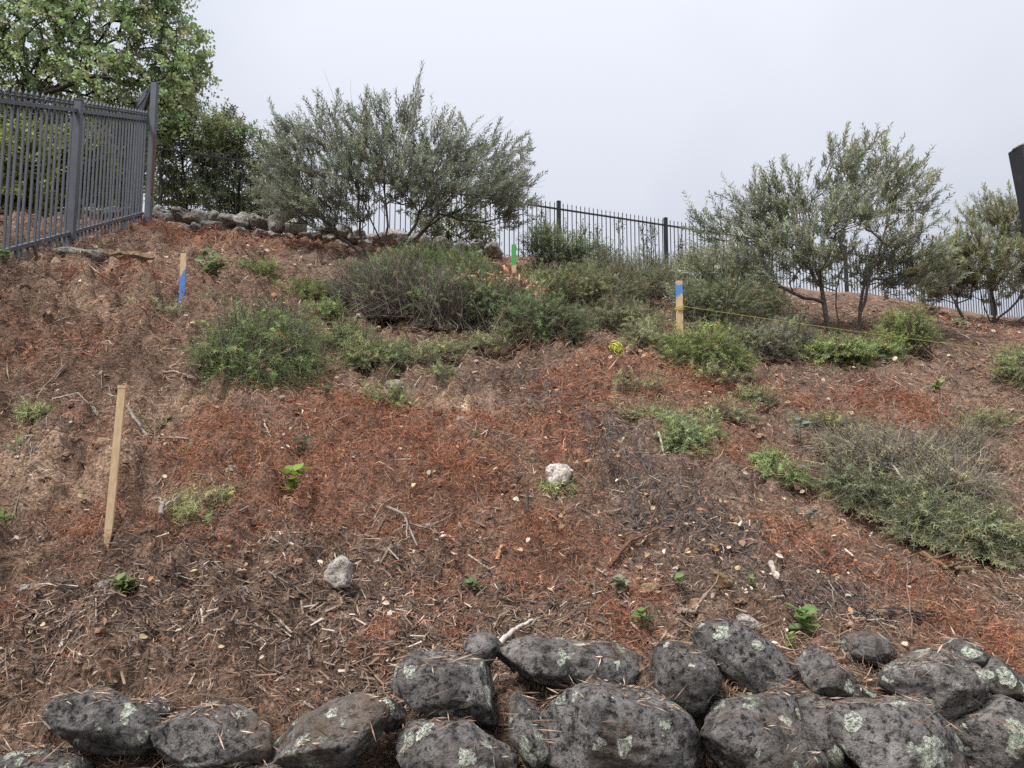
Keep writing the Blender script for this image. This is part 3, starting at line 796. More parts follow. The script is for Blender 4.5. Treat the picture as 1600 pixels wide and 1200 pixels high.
def shoots(mb_leaf, mb_wood, P0, D, L, n, llen, lwid, kind, cols, bend=0.0, r0=.003, spread=.8, start=.12, stem_col=(.1, .08, .05), wig=.06, stems=True, rg=rng, floor=False, nseg=4):
    """leafy shoots: P0 (s,3) starts, D (s,3) directions, L (s,) lengths, n leaves each; bend > 0 droops, < 0 lifts"""
    S = len(P0)
    if S == 0: return
    D = unit(D); L = np.broadcast_to(L, (S,))
    side = unit(np.cross(D, rg.normal(size=(S, 3))))
    bend = np.broadcast_to(bend, (S,))
    def curve(t):    # t (S,m)
        p = P0[:, None] + D[:, None] * (L[:, None] * t)[..., None] + side[:, None] * (wig * L[:, None] * np.sin(3.0 * t))[..., None]
        p[..., 2] -= bend[:, None] * L[:, None] * t * t
        if floor: p[..., 2] = np.maximum(p[..., 2], base_h(p[..., 0], p[..., 1]) + .015)
        return p
    t = start + (1 - start) * (np.arange(n)[None] + rg.uniform(0, 1, (S, n))) / n
    p = curve(t); tan = unit(curve(np.minimum(t + .03, 1.03)) - curve(t - .03))
    a = unit(np.cross(tan, side[:, None] + .01)); b_ = np.cross(tan, a)
    ang = np.arange(n)[None] * 2.4 + rg.uniform(0, 6.28, (S, 1)) + rg.normal(size=(S, n)) * .3
    rad = np.cos(ang)[..., None] * a + np.sin(ang)[..., None] * b_
    dr = unit(tan * (1.15 - spread) + rad * spread + rg.normal(size=(S, n, 3)) * .12)
    nr_ = unit(tan + np.array((0, 0, .4)) + rg.normal(size=(S, n, 3)) * .3)
    sz = rg.uniform(.7, 1.15, (S, n)) * (1 - .35 * np.clip(t - .75, 0, 1) * 4 * .5)
    c = cols if cols.ndim == 2 else np.broadcast_to(cols, (S, 3))
    c = c[:, None] * rg.uniform(.72, 1.28, (S, n, 1)) * (1 + .25 * (t[..., None] - .5))
    leaves(mb_leaf, p.reshape(-1, 3), dr.reshape(-1, 3), nr_.reshape(-1, 3), (llen * sz).ravel(), (lwid * sz).ravel(), kind, c.reshape(-1, 3))
    if stems:
        m_ = nseg; ts = np.broadcast_to(np.linspace(0, 1, m_)[None], (S, m_)); q = curve(ts)
        s1 = unit(np.cross(unit(q[:, -1] - q[:, 0]), rg.normal(size=(S, 3))))[:, None]; tg = unit(np.gradient(q, axis=1)); s2 = np.cross(tg, s1)
        rr = (r0 * (1 - .75 * ts))[..., None]
        sc = np.asarray(stem_col) * rg.uniform(.6, 1.4, (S, 1))
        if nseg == 3:
            rb = np.stack([q + rr * s1, q - rr * s1], 2).reshape(-1, 3)
            b0_ = (np.arange(S) * 6)[:, None] + np.array([[0, 1, 3, 2]]); b1_ = (np.arange(S) * 6)[:, None] + np.array([[2, 3, 5, 4]])
            mb_wood.add(rb, np.concatenate([b0_, b1_]), np.repeat(sc, 6, 0)); return
        ring = np.stack([q + rr * s1, q + rr * (-.5 * s1 + .87 * s2), q + rr * (-.5 * s1 - .87 * s2)], 2)   # S,m,3,3
        base = (np.arange(S) * m_ * 3)[:, None, None] + (np.arange(m_ - 1) * 3)[None, :, None]
        j = np.arange(3)[None, None]; k = (j + 1) % 3
        f = np.stack([base + j, base + k, base + 3 + k, base + 3 + j], -1).reshape(-1, 4)
        sc = np.asarray(stem_col) * rg.uniform(.6, 1.4, (S, 1))
        mb_wood.add(ring.reshape(-1, 3), f, np.repeat(sc, m_ * 3, 0))

def grow(stems, targets, tip=.004, power=2.3, jit=.04, seed=1, seg=.14, rmax=None):
    """a branching skeleton from stems (polylines) out to targets; returns nodes, parents, radii, target node ids"""
    r_ = np.random.default_rng(seed); pos, par, base_d = [], [], []
    def put(p, q):
        pos.append(np.array(p)); par.append(q)
        base_d.append(0 if q < 0 else base_d[q] + np.linalg.norm(pos[q] - p)); return len(pos) - 1
    for s in stems:
        s = np.asarray(s, float); prev = -1
        for k in range(len(s)):
            if k == 0:
                if pos:
                    dd = np.linalg.norm(np.array(pos) - s[0], axis=1); j = int(dd.argmin())
                    prev = j if dd[j] < .12 else put(s[0], -1)
                else: prev = put(s[0], -1)
                continue
            a = s[k - 1] if prev < 0 else pos[prev]; m_ = max(1, int(np.linalg.norm(s[k] - a) / seg))
            for q in range(1, m_ + 1):
                prev = put(a + (s[k] - a) * q / m_ + (r_.normal(size=3) * jit * .25 if q < m_ else 0), prev)
    root = pos[0]; ids = []
    for t in sorted([np.asarray(x) for x in targets], key=lambda x: np.linalg.norm(x - root)):
        Pn = np.array(pos); bd = np.array(base_d)
        dv = t - Pn; dist = np.linalg.norm(dv, axis=1)
        cost = dist * (1 + .5 * (dv[:, 2] < 0)) + .25 * bd
        cost[bd < .25] += 1.0
        j = int(cost.argmin()); a = pos[j]; pd = unit(a - pos[par[j]]) if par[j] >= 0 else np.array((0, 0, 1.))
        m_ = max(1, int(dist[j] / seg)); prev = j
        c = a + (pd * .45 + unit(t - a) * .2) * dist[j] * .6
        for q in range(1, m_ + 1):
            s = q / m_; pt = (1 - s) ** 2 * a + 2 * s * (1 - s) * c + s * s * t
            prev = put(pt + (r_.normal(size=3) * jit * .5 if q < m_ else 0), prev)
        ids.append(prev)
    n = len(pos); load = np.zeros(n); ch = np.zeros(n, int)
    for k in range(n):
        if par[k] >= 0: ch[par[k]] += 1
    for k in range(n - 1, -1, -1):
        if ch[k] == 0: load[k] += tip ** power
        if par[k] >= 0: load[par[k]] += load[k]
    rad = load ** (1 / power)
    if rmax: rad = rad * min(1.0, rmax / rad.max()) if rad.max() > rmax else rad
    return np.array(pos), np.array(par), rad, ids

def wood(mb, pos, par, rad, sides=5, col=(.1, .08, .065)):
    k = np.where(par >= 0)[0]; a, b_ = pos[par[k]], pos[k]
    d = unit(b_ - a); ref = np.where(np.abs(d[:, 2:3]) > .9, np.array([[1., 0, 0]]), np.array([[0, 0, 1.]]))
    x = unit(np.cross(d, ref)); y = np.cross(d, x)
    th = np.arange(sides) / sides * 2 * math.pi
    circ = np.cos(th)[None, :, None] * x[:, None] + np.sin(th)[None, :, None] * y[:, None]
    ra = np.minimum(rad[par[k]], rad[k] * 1.35)
    r1 = a[:, None] - d[:, None] * (.3 * ra)[:, None, None] + circ * ra[:, None, None]; r2 = b_[:, None] + circ * rad[k][:, None, None]
    v = np.concatenate([r1, r2], 1).reshape(-1, 3)
    j = np.arange(sides); q = (j + 1) % sides
    f = np.stack([j, q, q + sides, j + sides], 1)[None] + (np.arange(len(k)) * 2 * sides)[:, None, None]
    mb.add(v, f.reshape(-1, 4), col)

def in_lobes(lobes, Y0, n, rg, depth=1.0, shell=.35):
    """n points inside ellipsoids given as u, v, ru, rv (, dY); more of them towards the outside"""
    w = np.array([q[2] * q[3] for q in lobes], float); pick = rg.choice(len(lobes), n, p=w / w.sum())
    d = unit(rg.normal(size=(n, 3))); r = rg.uniform(shell ** 3, 1, n) ** (1 / 3)
    out = np.zeros((n, 3)); cen = np.zeros((n, 3))
    for k in range(n):
        q = lobes[pick[k]]; Y = Y0 + (q[4] if len(q) > 4 else 0); c = at(q[0], q[1], Y); s = Y / FPX
        out[k] = c + d[k] * r[k] * np.array((q[2] * s, depth * .5 * (q[2] + q[3]) * s, q[3] * s)); cen[k] = c
    return out, cen

def olive_tree(label, Y0, stems_px, lobes, n, seed, tufts=(), leaf_len=.066, per=27, tone=(.29, .315, .225), Lr=(.17, .34), base_y=0):
    lobes = [(q[0], q[1] + base_y) + tuple(q[2:]) for q in lobes]
    rg = np.random.default_rng(seed)
    stems = [[at(u, v, Y0 + dy) for (u, v, dy) in s] for s in stems_px]
    b0 = stems[0][0].copy(); b0[2] = float(ground(b0[0], b0[1])) - .05
    for s in stems:
        s[0][2] = min(s[0][2], float(ground(s[0][0], s[0][1])) + .02) if abs(s[0][2] - b0[2]) < .35 else s[0][2]
    n = int(n * 1.2)
    T, cen = in_lobes(lobes, Y0, n, rg, 1.0, .1)
    T[:, 2] = np.maximum(T[:, 2], base_h(T[:, 0], T[:, 1]) + .15)
    pos, par, rad, ids = grow(stems, T, .0036, 2.35, .05, seed, .13, .055)
    root = empty('olive_tree', tuple(b0)); tag(root, label, 'tree', 'olive trees on the slope')
    mw, ml = MB(), MB()
    wood(mw, pos, par, rad, 6, (.115, .10, .088))
    P = pos[ids]; par_p = pos[par[ids]]
    crown_c = np.mean(T, 0)
    # two or three shoots from every branch end, rising
    P3 = np.repeat(P, 4, 0) + rg.normal(size=(4 * len(P), 3)) * .05
    outw = unit((P3 - crown_c) * np.array((1, 1, .5))); along = np.repeat(unit(P - par_p), 4, 0)
    D = outw * .55 + along * .5 + np.array((0, 0, .75)) + rg.normal(size=P3.shape) * .42
    L = rg.uniform(Lr[0], Lr[1], len(P3)) * rg.choice([.6, .9, 1.0, 1.35], len(P3))
    tcol = np.array(tone) * rg.uniform(.55, 1.3, (len(P3), 1)) * (1 + rg.normal(size=(len(P3), 3)) * .05)
    silver = rg.uniform(size=len(P3)) < .22
    tcol[silver] = np.array((.36, .38, .32)) * rg.uniform(.8, 1.2, (silver.sum(), 1))
    shoots(ml, mw, P3, D, L, per, leaf_len, leaf_len * .225, 'lance', tcol, rg.uniform(-.1, .12, len(P3)), .003, .55, .08, (.13, .115, .09), .05, True, rg, False, 3)
    for (u, v, u2, v2, dy) in tufts:      # long water shoots above the crown
        a, e = at(u, v, Y0 + dy), at(u2, v2, Y0 + dy)
        shoots(ml, mw, a[None], (e - a)[None], np.array([np.linalg.norm(e - a)]), int(40 + np.linalg.norm(e - a) * 40), leaf_len * 1.15, leaf_len * .22, 'lance', np.array([tone]) * 1.15, 0, .005, .5, .15, (.13, .115, .09), .03, True, rg)
    # bare twigs at the outline
    q = rg.choice(len(P), max(8, n // 14)); mwt = P[q]
    D2 = unit(mwt - crown_c) + np.array((0, 0, .8)) + rg.normal(size=mwt.shape) * .3
    shoots(MB(), mw, mwt, D2, rg.uniform(.4, .7, len(q)), 2, .01, .002, 'needle', np.array((.1, .1, .08)), 0, .003, .5, .1, (.15, .13, .11), .06, True, rg)
    off = np.array(root.location)
    mw.build('trunk', M['bark'], root, True, tuple(off)).location = (0, 0, 0)
    ml.build('crown', M['olive'], root, False, tuple(off)).location = (0, 0, 0)
    return root

olive_tree('large grey-green olive tree left of centre with several leaning stems', 9.3,
    [[(575, 418, 0), (562, 395, 0), (530, 370, 0), (500, 340, .1), (455, 270, .1), (425, 190, .2)], [(566, 408, 0), (562, 360, .05), (560, 300, .2), (540, 230, .3)],
     [(600, 402, .1), (592, 370, -.1), (580, 345, -.2), (560, 300, -.3)], [(600, 402, .1), (605, 340, .2), (600, 295, .2), (585, 270, .2)], [(610, 400, 0), (640, 365, -.1), (665, 320, -.1), (690, 250, 0)],
     [(625, 400, 0), (660, 365, .1), (700, 335, .2), (750, 315, .3), (790, 320, .3)], [(615, 402, 0), (650, 372, -.2), (690, 325, -.4), (740, 260, -.5)]],
    [(470, 245, 55, 65), (450, 290, 48, 48, .3), (540, 225, 60, 62, .2), (610, 215, 62, 60), (680, 245, 62, 55, -.1), (745, 255, 52, 45), (790, 265, 36, 40, .2),
     (500, 300, 60, 40, -.3), (580, 255, 70, 40, -.3), (660, 270, 60, 40, -.4), (730, 295, 72, 38, -.3), (790, 310, 34, 40), (520, 335, 60, 26), (470, 330, 45, 30, .3), (700, 320, 60, 22), (790, 325, 30, 30, .2), (600, 290, 50, 36, .3), (560, 315, 40, 26, .4), (650, 300, 46, 30, .5)],
    390, 11, [(640, 190, 660, 97, 0), (632, 190, 655, 118, .1), (520, 190, 527, 140, 0), (735, 220, 718, 178, 0), (800, 230, 826, 208, .1), (440, 215, 420, 155, .2), (570, 180, 572, 135, .1), (765, 225, 782, 185, 0)], base_y=8)
olive_tree('bushy grey-green olive tree right of centre behind the yellow string', 8.4,
    [[(1298, 528, 0), (1290, 490, 0), (1284, 450, 0), (1270, 400, 0), (1262, 330, .1), (1300, 250, .1)], [(1312, 528, .05), (1306, 480, .05), (1312, 430, .1), (1330, 370, .2)],
     [(1338, 528, 0), (1344, 480, 0), (1352, 440, 0), (1372, 400, .1), (1392, 330, .2)], [(1342, 528, .03), (1352, 470, -.05), (1362, 420, -.1), (1415, 350, -.2), (1450, 300, -.2)],
     [(1284, 472, 0), (1240, 458, -.1), (1195, 432, -.2), (1150, 410, -.2), (1115, 395, -.2)], [(1282, 440, 0), (1230, 380, .2), (1170, 350, .3), (1110, 335, .3)]],
    [(1110, 345, 38, 22, .3), (1185, 330, 48, 42, .2), (1210, 310, 40, 40), (1262, 305, 56, 46), (1330, 265, 60, 55), (1395, 275, 52, 44, .1), (1435, 300, 28, 32, .2), (1330, 330, 70, 48, -.4),
     (1270, 365, 66, 42, -.3), (1390, 360, 52, 44), (1430, 375, 32, 44), (1205, 380, 60, 38, -.2), (1130, 420, 55, 36, -.2), (1180, 440, 46, 34, -.1), (1300, 400, 70, 28, .2), (1400, 400, 40, 26), (1095, 440, 34, 26, .1), (1105, 420, 40, 24, .1), (1150, 415, 50, 30, .1), (1110, 455, 50, 26, -.1), (1440, 425, 36, 26, .2), (1370, 420, 46, 24, .4), (1200, 365, 46, 34, .3)],
    340, 12, [(1318, 240, 1326, 193, 0), (1345, 245, 1381, 204, .1), (1300, 250, 1296, 212, 0), (1345, 230, 1355, 208, 0), (1400, 255, 1425, 232, 0), (1180, 310, 1178, 262, 0), (1240, 290, 1222, 248, 0), (1440, 290, 1468, 268, .1)],
    .064, 27, (.32, .34, .215), base_y=22)
olive_tree('small olive tree at the far right with dark spreading stems', 11.0,
    [[(1550, 508, 0), (1553, 470, 0), (1548, 440, 0), (1535, 390, 0)], [(1540, 508, 0), (1535, 470, .1), (1520, 430, .1), (1500, 380, .2)], [(1505, 482, 0), (1485, 460, 0), (1480, 430, 0)],
     [(1555, 508, 0), (1590, 470, -.1), (1620, 420, -.1)], [(1570, 512, 0), (1620, 485, 0), (1660, 450, 0)]],
    [(1550, 330, 34, 34), (1580, 345, 36, 44), (1510, 370, 40, 36), (1550, 390, 50, 40, -.3), (1600, 400, 44, 46), (1490, 410, 36, 32), (1475, 440, 26, 18), (1640, 380, 50, 60), (1540, 435, 50, 18), (1470, 445, 34, 22, .3), (1490, 400, 30, 30), (1660, 440, 40, 30)],
    300, 13, [(1545, 320, 1538, 288, 0), (1580, 320, 1575, 285, 0)], .066, 32, (.34, .35, .20), base_y=18)

def leafy(name, label, cat, Y0, stems_px, lobes, n, seed, leaf, kind, tone, per=14, L=(.2, .4), group=None, droop=.2, tip=.004, rmax=.12, wid=.7, up=.3, mat='leaf', bark=(.06, .05, .045), k3=2, depth=.9, tonevar=.25):
    rg = np.random.default_rng(seed)
    stems = [[at(u, v, Y0 + dy) for (u, v, dy) in s] for s in stems_px]
    b0 = stems[0][0].copy()
    gz = float(ground(b0[0], b0[1])) - .05
    for s in stems: s.insert(0, np.array((s[0][0] * .98 + b0[0] * .02, s[0][1], min(gz, s[0][2] - .05))))
    T, cen = in_lobes(lobes, Y0, n, rg, depth)
    T[:, 2] = np.maximum(T[:, 2], base_h(T[:, 0], T[:, 1]) + .08)
    pos, par, rad, ids = grow(stems, T, tip, 2.3, .06, seed, .18, rmax)
    root = empty(name, (b0[0], b0[1], gz)); tag(root, label, cat, group)
    mw, ml = MB(), MB(); wood(mw, pos, par, rad, 6, bark)
    P = np.repeat(pos[ids], k3, 0); al = np.repeat(unit(pos[ids] - pos[par[ids]]), k3, 0)
    cc = np.mean(T, 0)
    D = unit(P - cc) * .6 + al * .5 + np.array((0, 0, up)) + rg.normal(size=P.shape) * .5
    tc = np.array(tone) * rg.uniform(1 - tonevar, 1 + tonevar, (len(P), 1)) * (1 + rg.normal(size=(len(P), 3)) * .07)
    shoots(ml, mw, P, D, rg.uniform(L[0], L[1], len(P)), per, leaf, leaf * wid, kind, tc, droop, .004, .75, .05, bark, .06, True, rg, False, 3)
    off = np.array(root.location)
    o = mw.build('trunk' if cat == 'tree' else 'stems', M['bark'], root, True, tuple(off)); o.location = (0, 0, 0)
    if cat != 'tree': o['kind'] = 'stuff'
    o = ml.build('crown' if cat == 'tree' else 'foliage', M[mat], root, False, tuple(off)); o.location = (0, 0, 0); o['kind'] = 'stuff'
    return root

leafy('broadleaf_tree', 'tall tree with light green heart-shaped leaves behind the left fence', 'tree', 11.2,
      [[(18, 330, 0), (22, 230, 0), (30, 150, 0), (60, 85, .2), (110, 40, .2), (150, -20, .2)], [(30, 135, 0), (80, 70, -.3), (140, 60, -.3), (220, 90, -.4), (270, 90, -.3)], [(25, 150, 0), (-40, 60, .3), (-90, -20, .3)],
       [(60, 85, .2), (130, 110, .3), (190, 95, .4), (240, 140, .4)], [(25, 160, 0), (90, 140, -.3), (150, 118, -.4), (190, 130, -.4)]],
      [(60, 50, 95, 60), (150, 30, 90, 62), (225, 30, 55, 58, .1), (280, 75, 38, 42), (250, 110, 55, 40), (140, 110, 72, 38, -.2), (30, 110, 80, 40), (280, 130, 34, 34), (190, 140, 60, 26), (60, 150, 70, 20, .4),
       (265, 170, 30, 24), (-60, 40, 90, 80), (-70, 140, 80, 50), (60, -60, 140, 70), (200, -60, 90, 60), (245, -10, 40, 40)],
      1050, 21, .068, 'lance', (.345, .425, .205), 16, (.26, .46), None, .35, .005, .10, .8, .0, 'leaf', (.055, .048, .045), 2, .9, .3)
SH = 'shrubs behind the iron fences'
for (lab, Y0, st, lob, n, sd_, leaf, kind, tone, wid) in [
    ('dark green broadleaf shrub just right of the fence corner', 15.2, [[(290, 345, 0), (290, 280, 0), (280, 220, 0)]], [(265, 215, 45, 40), (300, 250, 55, 50), (262, 290, 40, 40), (320, 215, 40, 34), (300, 310, 60, 30)], 420, 31, .085, 'lance', (.23, .27, .13), .42),
    ('tall dark shrub behind the thin sagging fence rail', 15.8, [[(370, 350, 0), (375, 280, 0), (370, 230, 0)]], [(360, 215, 42, 38), (385, 240, 36, 40), (370, 290, 60, 45), (345, 255, 40, 40), (390, 320, 50, 30)], 420, 32, .085, 'lance', (.21, .25, .12), .42),
    ('dark evergreen shrub between the sagging rail and the large olive', 16.4, [[(430, 350, 0), (432, 290, 0)]], [(420, 280, 34, 46), (445, 310, 44, 40), (420, 330, 40, 24)], 240, 33, .08, 'lance', (.22, .26, .15), .4),
    ('yellow-green leafy shrub behind the first iron fence panel at far left', 9.6, [[(20, 320, 0), (20, 280, 0)]], [(10, 260, 55, 55), (40, 290, 40, 36), (-40, 260, 60, 60)], 340, 34, .085, 'oval', (.27, .30, .075), .5),
    ('yellow-green leafy shrub behind the iron fence post', 10.2, [[(95, 325, 0), (95, 280, 0)]], [(90, 265, 42, 46), (120, 255, 40, 44), (75, 300, 40, 26)], 340, 35, .085, 'oval', (.25, .28, .08), .5),
    ('green shrub seen through the second iron fence panel', 11.6, [[(165, 325, 0), (165, 280, 0)]], [(160, 250, 36, 52), (190, 240, 36, 56), (150, 300, 36, 24)], 340, 36, .085, 'lance', (.25, .30, .12), .45),
    ('tall dim green shrub under the broadleaf tree at left', 12.6, [[(60, 310, 0), (60, 220, 0)]], [(40, 220, 70, 44), (110, 205, 60, 44), (180, 200, 60, 40), (-30, 210, 60, 50)], 480, 37, .10, 'lance', (.22, .27, .12), .45),
    ('loose green tree rising behind the fence corner', 14.5, [[(250, 340, 0), (255, 240, 0), (262, 190, 0)]], [(255, 180, 34, 34), (280, 165, 30, 26), (240, 215, 28, 30)], 200, 38, .075, 'oval', (.21, .26, .10), .6),
    ('leggy pale shrub in front of the ridge fence under the olive', 12.6, [[(700, 395, 0), (700, 360, 0)]], [(680, 365, 30, 22), (720, 360, 40, 22), (745, 372, 22, 14)], 150, 39, .06, 'lance', (.19, .2, .11), .4)]:
    leafy('tall_shrub', lab, 'shrub', Y0, st, lob, n, sd_, leaf * 1.1, kind, tone, 12, (.18, .38), SH, .1, .004, .05, wid, .35)
VN = 'thin climbing plants along the ridge fence'
for k, (u, v0, v1, lab) in enumerate([(848, 372, 330, 'thin leafy climber nearest the large olive on the ridge fence'), (912, 400, 348, 'thin climber just right of the first ridge fence post'), (932, 405, 355, 'second climber right of the first ridge fence post'),
      (967, 415, 340, 'tallest thin climber in the middle of the ridge fence panel'), (1005, 418, 350, 'forked climber in the middle of the ridge fence panel'), (1018, 415, 345, 'climber left of the second ridge fence post'), (1062, 415, 365, 'short climber just right of the second ridge fence post')]):
    Y0 = 17.2 + (u - 873) * .006
    leafy('climbing_plant', lab, 'plant', Y0, [[(u, v0 + 22, 0), (u + 2, (v0 + v1) / 2, 0), (u - 1, v1, 0)]], [(u, (v0 + v1) / 2, 7, (v0 - v1) / 2), (u + 2, v0, 12, 14)], 26, 50 + k, .06, 'lance', (.15, .19, .07), 6, (.15, .32), VN, .0, .004, .012, .5, .5)

# ------------------------------------------------------------------ rosemary and other low bushes
def bush(name, label, lobes, n, seed, tone=(.105, .15, .065), trail=.3, L=(.14, .30), per=34, nl=.026, nw=.0042, woody=.35, cat='bush', wood_col=(.15, .125, .10), up=.55, back=0.75, kind='needle', mat='needle', group='low rosemary bushes', flat=1.0):
    rg = np.random.default_rng(seed)
    ml, mw = MB(), MB()
    c0 = None
    tot = sum(q[2] * q[3] for q in lobes)
    for q in lobes:
        u, v, ru, rv = q[0], q[1] - q[3] * .08, q[2] * 1.14, q[3] * 1.2; g = G(u, v + rv); Y = g[1]; s = Y / FPX
        dy = back * .5 * (ru + rv) * s * flat
        Yc = Y + dy * .8
        c = at(u, v, Yc); s = Yc / FPX
        R3 = np.array((ru * s, dy, rv * s))
        if c0 is None: c0 = np.array((c[0], Yc, float(ground(c[0], Yc)) - .02))
        m_ = max(20, int(n * q[2] * q[3] / tot))
        d = unit(rg.normal(size=(m_, 3)) * np.array((1, 1, .9)) + np.array((0, -.15, .12))); r = rg.uniform(.12, 1, m_) ** .45 * .93
        Ls = rg.uniform(L[0], L[1], m_) * min(1.0, 1.6 * max(ru, rv) * s / .5 + .35)
        P = c + d * r[:, None] * R3 * (1 + .16 * vnoise(d * 2.2 + seed * 3.3))[:, None]
        D = d * .75 + np.array((0, -.1, up)) + rg.normal(size=P.shape) * .38
        D = unit(D); P = P - D * (Ls * .5)[:, None]
        hh = base_h(P[:, 0], P[:, 1]); P[:, 2] = np.maximum(P[:, 2], hh + .01)
        tc = np.array(tone) * np.array((2.05, 1.92, 1.68)) * rg.uniform(.7, 1.3, (m_, 1)) * (1 + .28 * vnoise(P * 4 + seed))[:, None]
        dead = rg.uniform(size=m_) < .07; tc[dead] = np.array((.34, .24, .15)) * rg.uniform(.6, 1.2, (dead.sum(), 1))
        young = rg.uniform(size=m_) < .15; tc[young] *= np.array((1.35, 1.3, 1.0))
        bend = trail * rg.uniform(.3, 1.6, m_) * np.where(d[:, 1] < .3, 1, .5)
        shoots(ml, mw, P, D, Ls, per, nl, nw, kind, tc, bend, .0022, .75, .1, wood_col, .09, True, rg, True, 3)
        # woody stems from the crown of the roots
        nb = int(m_ * woody)
        if nb:
            B0 = np.array((c[0], Yc, float(ground(c[0], Yc)))) + rg.normal(size=(nb, 3)) * np.array((ru * s * .4, dy * .3, .01)); e = c + unit(rg.normal(size=(nb, 3))) * R3 * rg.uniform(.7, 1.05, (nb, 1))
            shoots(MB(), mw, B0, e - B0, np.linalg.norm(e - B0, axis=1), 2, .01, .002, 'needle', np.array((.1, .1, .1)), -.1, .0042, .5, .1, wood_col, .14, True, rg, True, 4)
    root = empty(name, tuple(c0)); tag(root, label, cat, group)
    for nm, mb_, mt_ in (('stems', mw, M['drywood']), ('foliage', ml, M[mat])):
        o = mb_.build(nm, mt_, root, False, tuple(c0)); o.location = (0, 0, 0); o['kind'] = 'stuff'
    return root
def more_bushes():
    bush('rosemary_bush', 'tall dark rosemary filling the gap under the ridge fence', [(1000, 425, 52, 30), (945, 425, 44, 28), (1055, 430, 40, 28)], 800, 87, (.10, .12, .075), .2, up=.8)
    bush('olive_suckers', 'grey-green olive suckers skirting the left limb of the right olive', [(1125, 425, 58, 44), (1175, 440, 44, 38), (1085, 430, 34, 34)], 560, 88, (.125, .135, .095), .1, (.2, .36), 24, .05, .011, .3, up=.9, kind='lance', mat='olive')
    bush('rosemary_bush', 'tall rosemary crest behind the dead brown leaves', [(742, 428, 36, 22), (700, 400, 46, 22)], 500, 89, (.10, .13, .07), .2, up=.9)
    for k, (u, v, ru, rv, lab) in enumerate([(1130, 650, 50, 10, 'thin grey-green weeds right of the small rosemary clump'), (1180, 625, 40, 8, 'thin weeds below the right olive on red bark'), (870, 775, 26, 10, 'dry grass wisps left of the jagged pale rock'),
            (640, 560, 50, 14, 'low green wisps right of the spreading rosemary'), (1290, 660, 50, 14, 'wispy weeds above the half dead rosemary'), (1540, 660, 50, 14, 'wispy weeds near the right edge above the dry rosemary'), (1120, 590, 40, 7, 'flat weeds just below the bright rosemary'), (60, 655, 30, 8, 'small green wisps near the left edge above the uprooted rosemary')]):
        bush('weed_patch', lab, [(u, v, ru, rv)], 110, 90 + k, (.14, .16, .09), .3, (.10, .2), 22, group='thin weeds on bare soil')
GR, DK, OL = (.115, .165, .075), (.075, .11, .055), (.135, .155, .095)
bush('rosemary_bush', 'large trailing rosemary bush spilling over bare soil left of centre', [(400, 535, 88, 62), (345, 555, 42, 48), (440, 505, 62, 42), (470, 560, 40, 44), (400, 575, 70, 38)], 2300, 61, (.10, .145, .065), 1.25, (.26, .5), 36, up=.8)
bush('rosemary_bush', 'low spreading rosemary right of the large trailing bush', [(585, 555, 50, 26), (545, 530, 40, 24), (625, 550, 26, 18)], 620, 62, (.12, .155, .08), .4)
bush('rosemary_bush', 'bare woody rosemary with brown tangled stems below the large olive', [(620, 455, 75, 50), (690, 470, 50, 46), (560, 450, 50, 36)], 620, 63, DK, .3, (.14, .3), 26, woody=2.2, wood_col=(.16, .13, .115))
bush('rosemary_bush', 'dark green rosemary on top of the woody tangle below the olive', [(650, 412, 60, 26), (720, 425, 45, 34), (600, 420, 40, 20)], 800, 64, (.085, .13, .055), .2, up=.8)
bush('rosemary_bush', 'dense dark rosemary mound in front of the green topped stake', [(760, 470, 70, 44), (840, 505, 70, 42), (800, 480, 60, 36), (885, 510, 40, 30)], 1500, 65, DK, .35)
bush('rosemary_bush', 'mid green rosemary mound right of the green topped stake', [(840, 450, 50, 32), (900, 450, 50, 34)], 760, 66, (.115, .145, .075), .25, up=.8)
bush('evergreen_bush', 'dark leafy evergreen bush in front of the ridge fence post', [(865, 390, 50, 32), (920, 405, 45, 26), (850, 370, 30, 20)], 620, 67, (.075, .105, .06), .15, (.15, .3), 22, .035, .013, .3, up=.9, kind='lance', mat='leaf')
bush('rosemary_bush', 'grey-green rosemary between the evergreen bush and the blue topped stake', [(960, 460, 55, 34), (1010, 440, 50, 28), (960, 495, 60, 26)], 900, 68, (.11, .13, .08), .3)
bush('rosemary_bush', 'low sparse rosemary beside the bundle of yellow string', [(1005, 530, 32, 26), (1000, 505, 40, 22)], 340, 69, OL, .3)
bush('rosemary_bush', 'bright rosemary spilling in front of the blue topped stake', [(1100, 548, 62, 32), (1060, 540, 40, 26), (1150, 562, 32, 20), (1120, 520, 50, 20)], 900, 70, (.125, .17, .065), .6)
bush('rosemary_bush', 'deep green bush under the left limb of the right olive', [(1130, 475, 60, 38), (1190, 480, 46, 34), (1080, 470, 36, 34)], 900, 71, (.08, .105, .06), .3)
bush('rosemary_bush', 'tangled grey rosemary left of the right olive stems', [(1190, 530, 50, 26), (1235, 525, 42, 28)], 560, 72, (.12, .14, .10), .4, woody=.9)
bush('rosemary_bush', 'rounded fresh green bush right of the right olive stems', [(1418, 520, 46, 34)], 520, 73, (.125, .165, .065), .2, up=.7)
bush('rosemary_bush', 'low mixed green plants at the foot of the right olive', [(1310, 552, 50, 22), (1370, 548, 40, 20)], 380, 74, (.115, .15, .07), .3, nl=.034, nw=.010, kind='lance', mat='leaf')
bush('rosemary_bush', 'pale rosemary cut off by the right edge of the photo', [(1585, 570, 36, 28), (1625, 575, 40, 34)], 520, 75, (.13, .165, .085), .4)
bush('rosemary_bush', 'half dead sprawling rosemary with grey twigs at middle right', [(1400, 715, 110, 40), (1480, 760, 80, 46), (1330, 690, 60, 26), (1500, 690, 60, 26)], 640, 76, (.125, .125, .085), .5, (.2, .42), 22, woody=1.3, wood_col=(.22, .19, .16), flat=.8)
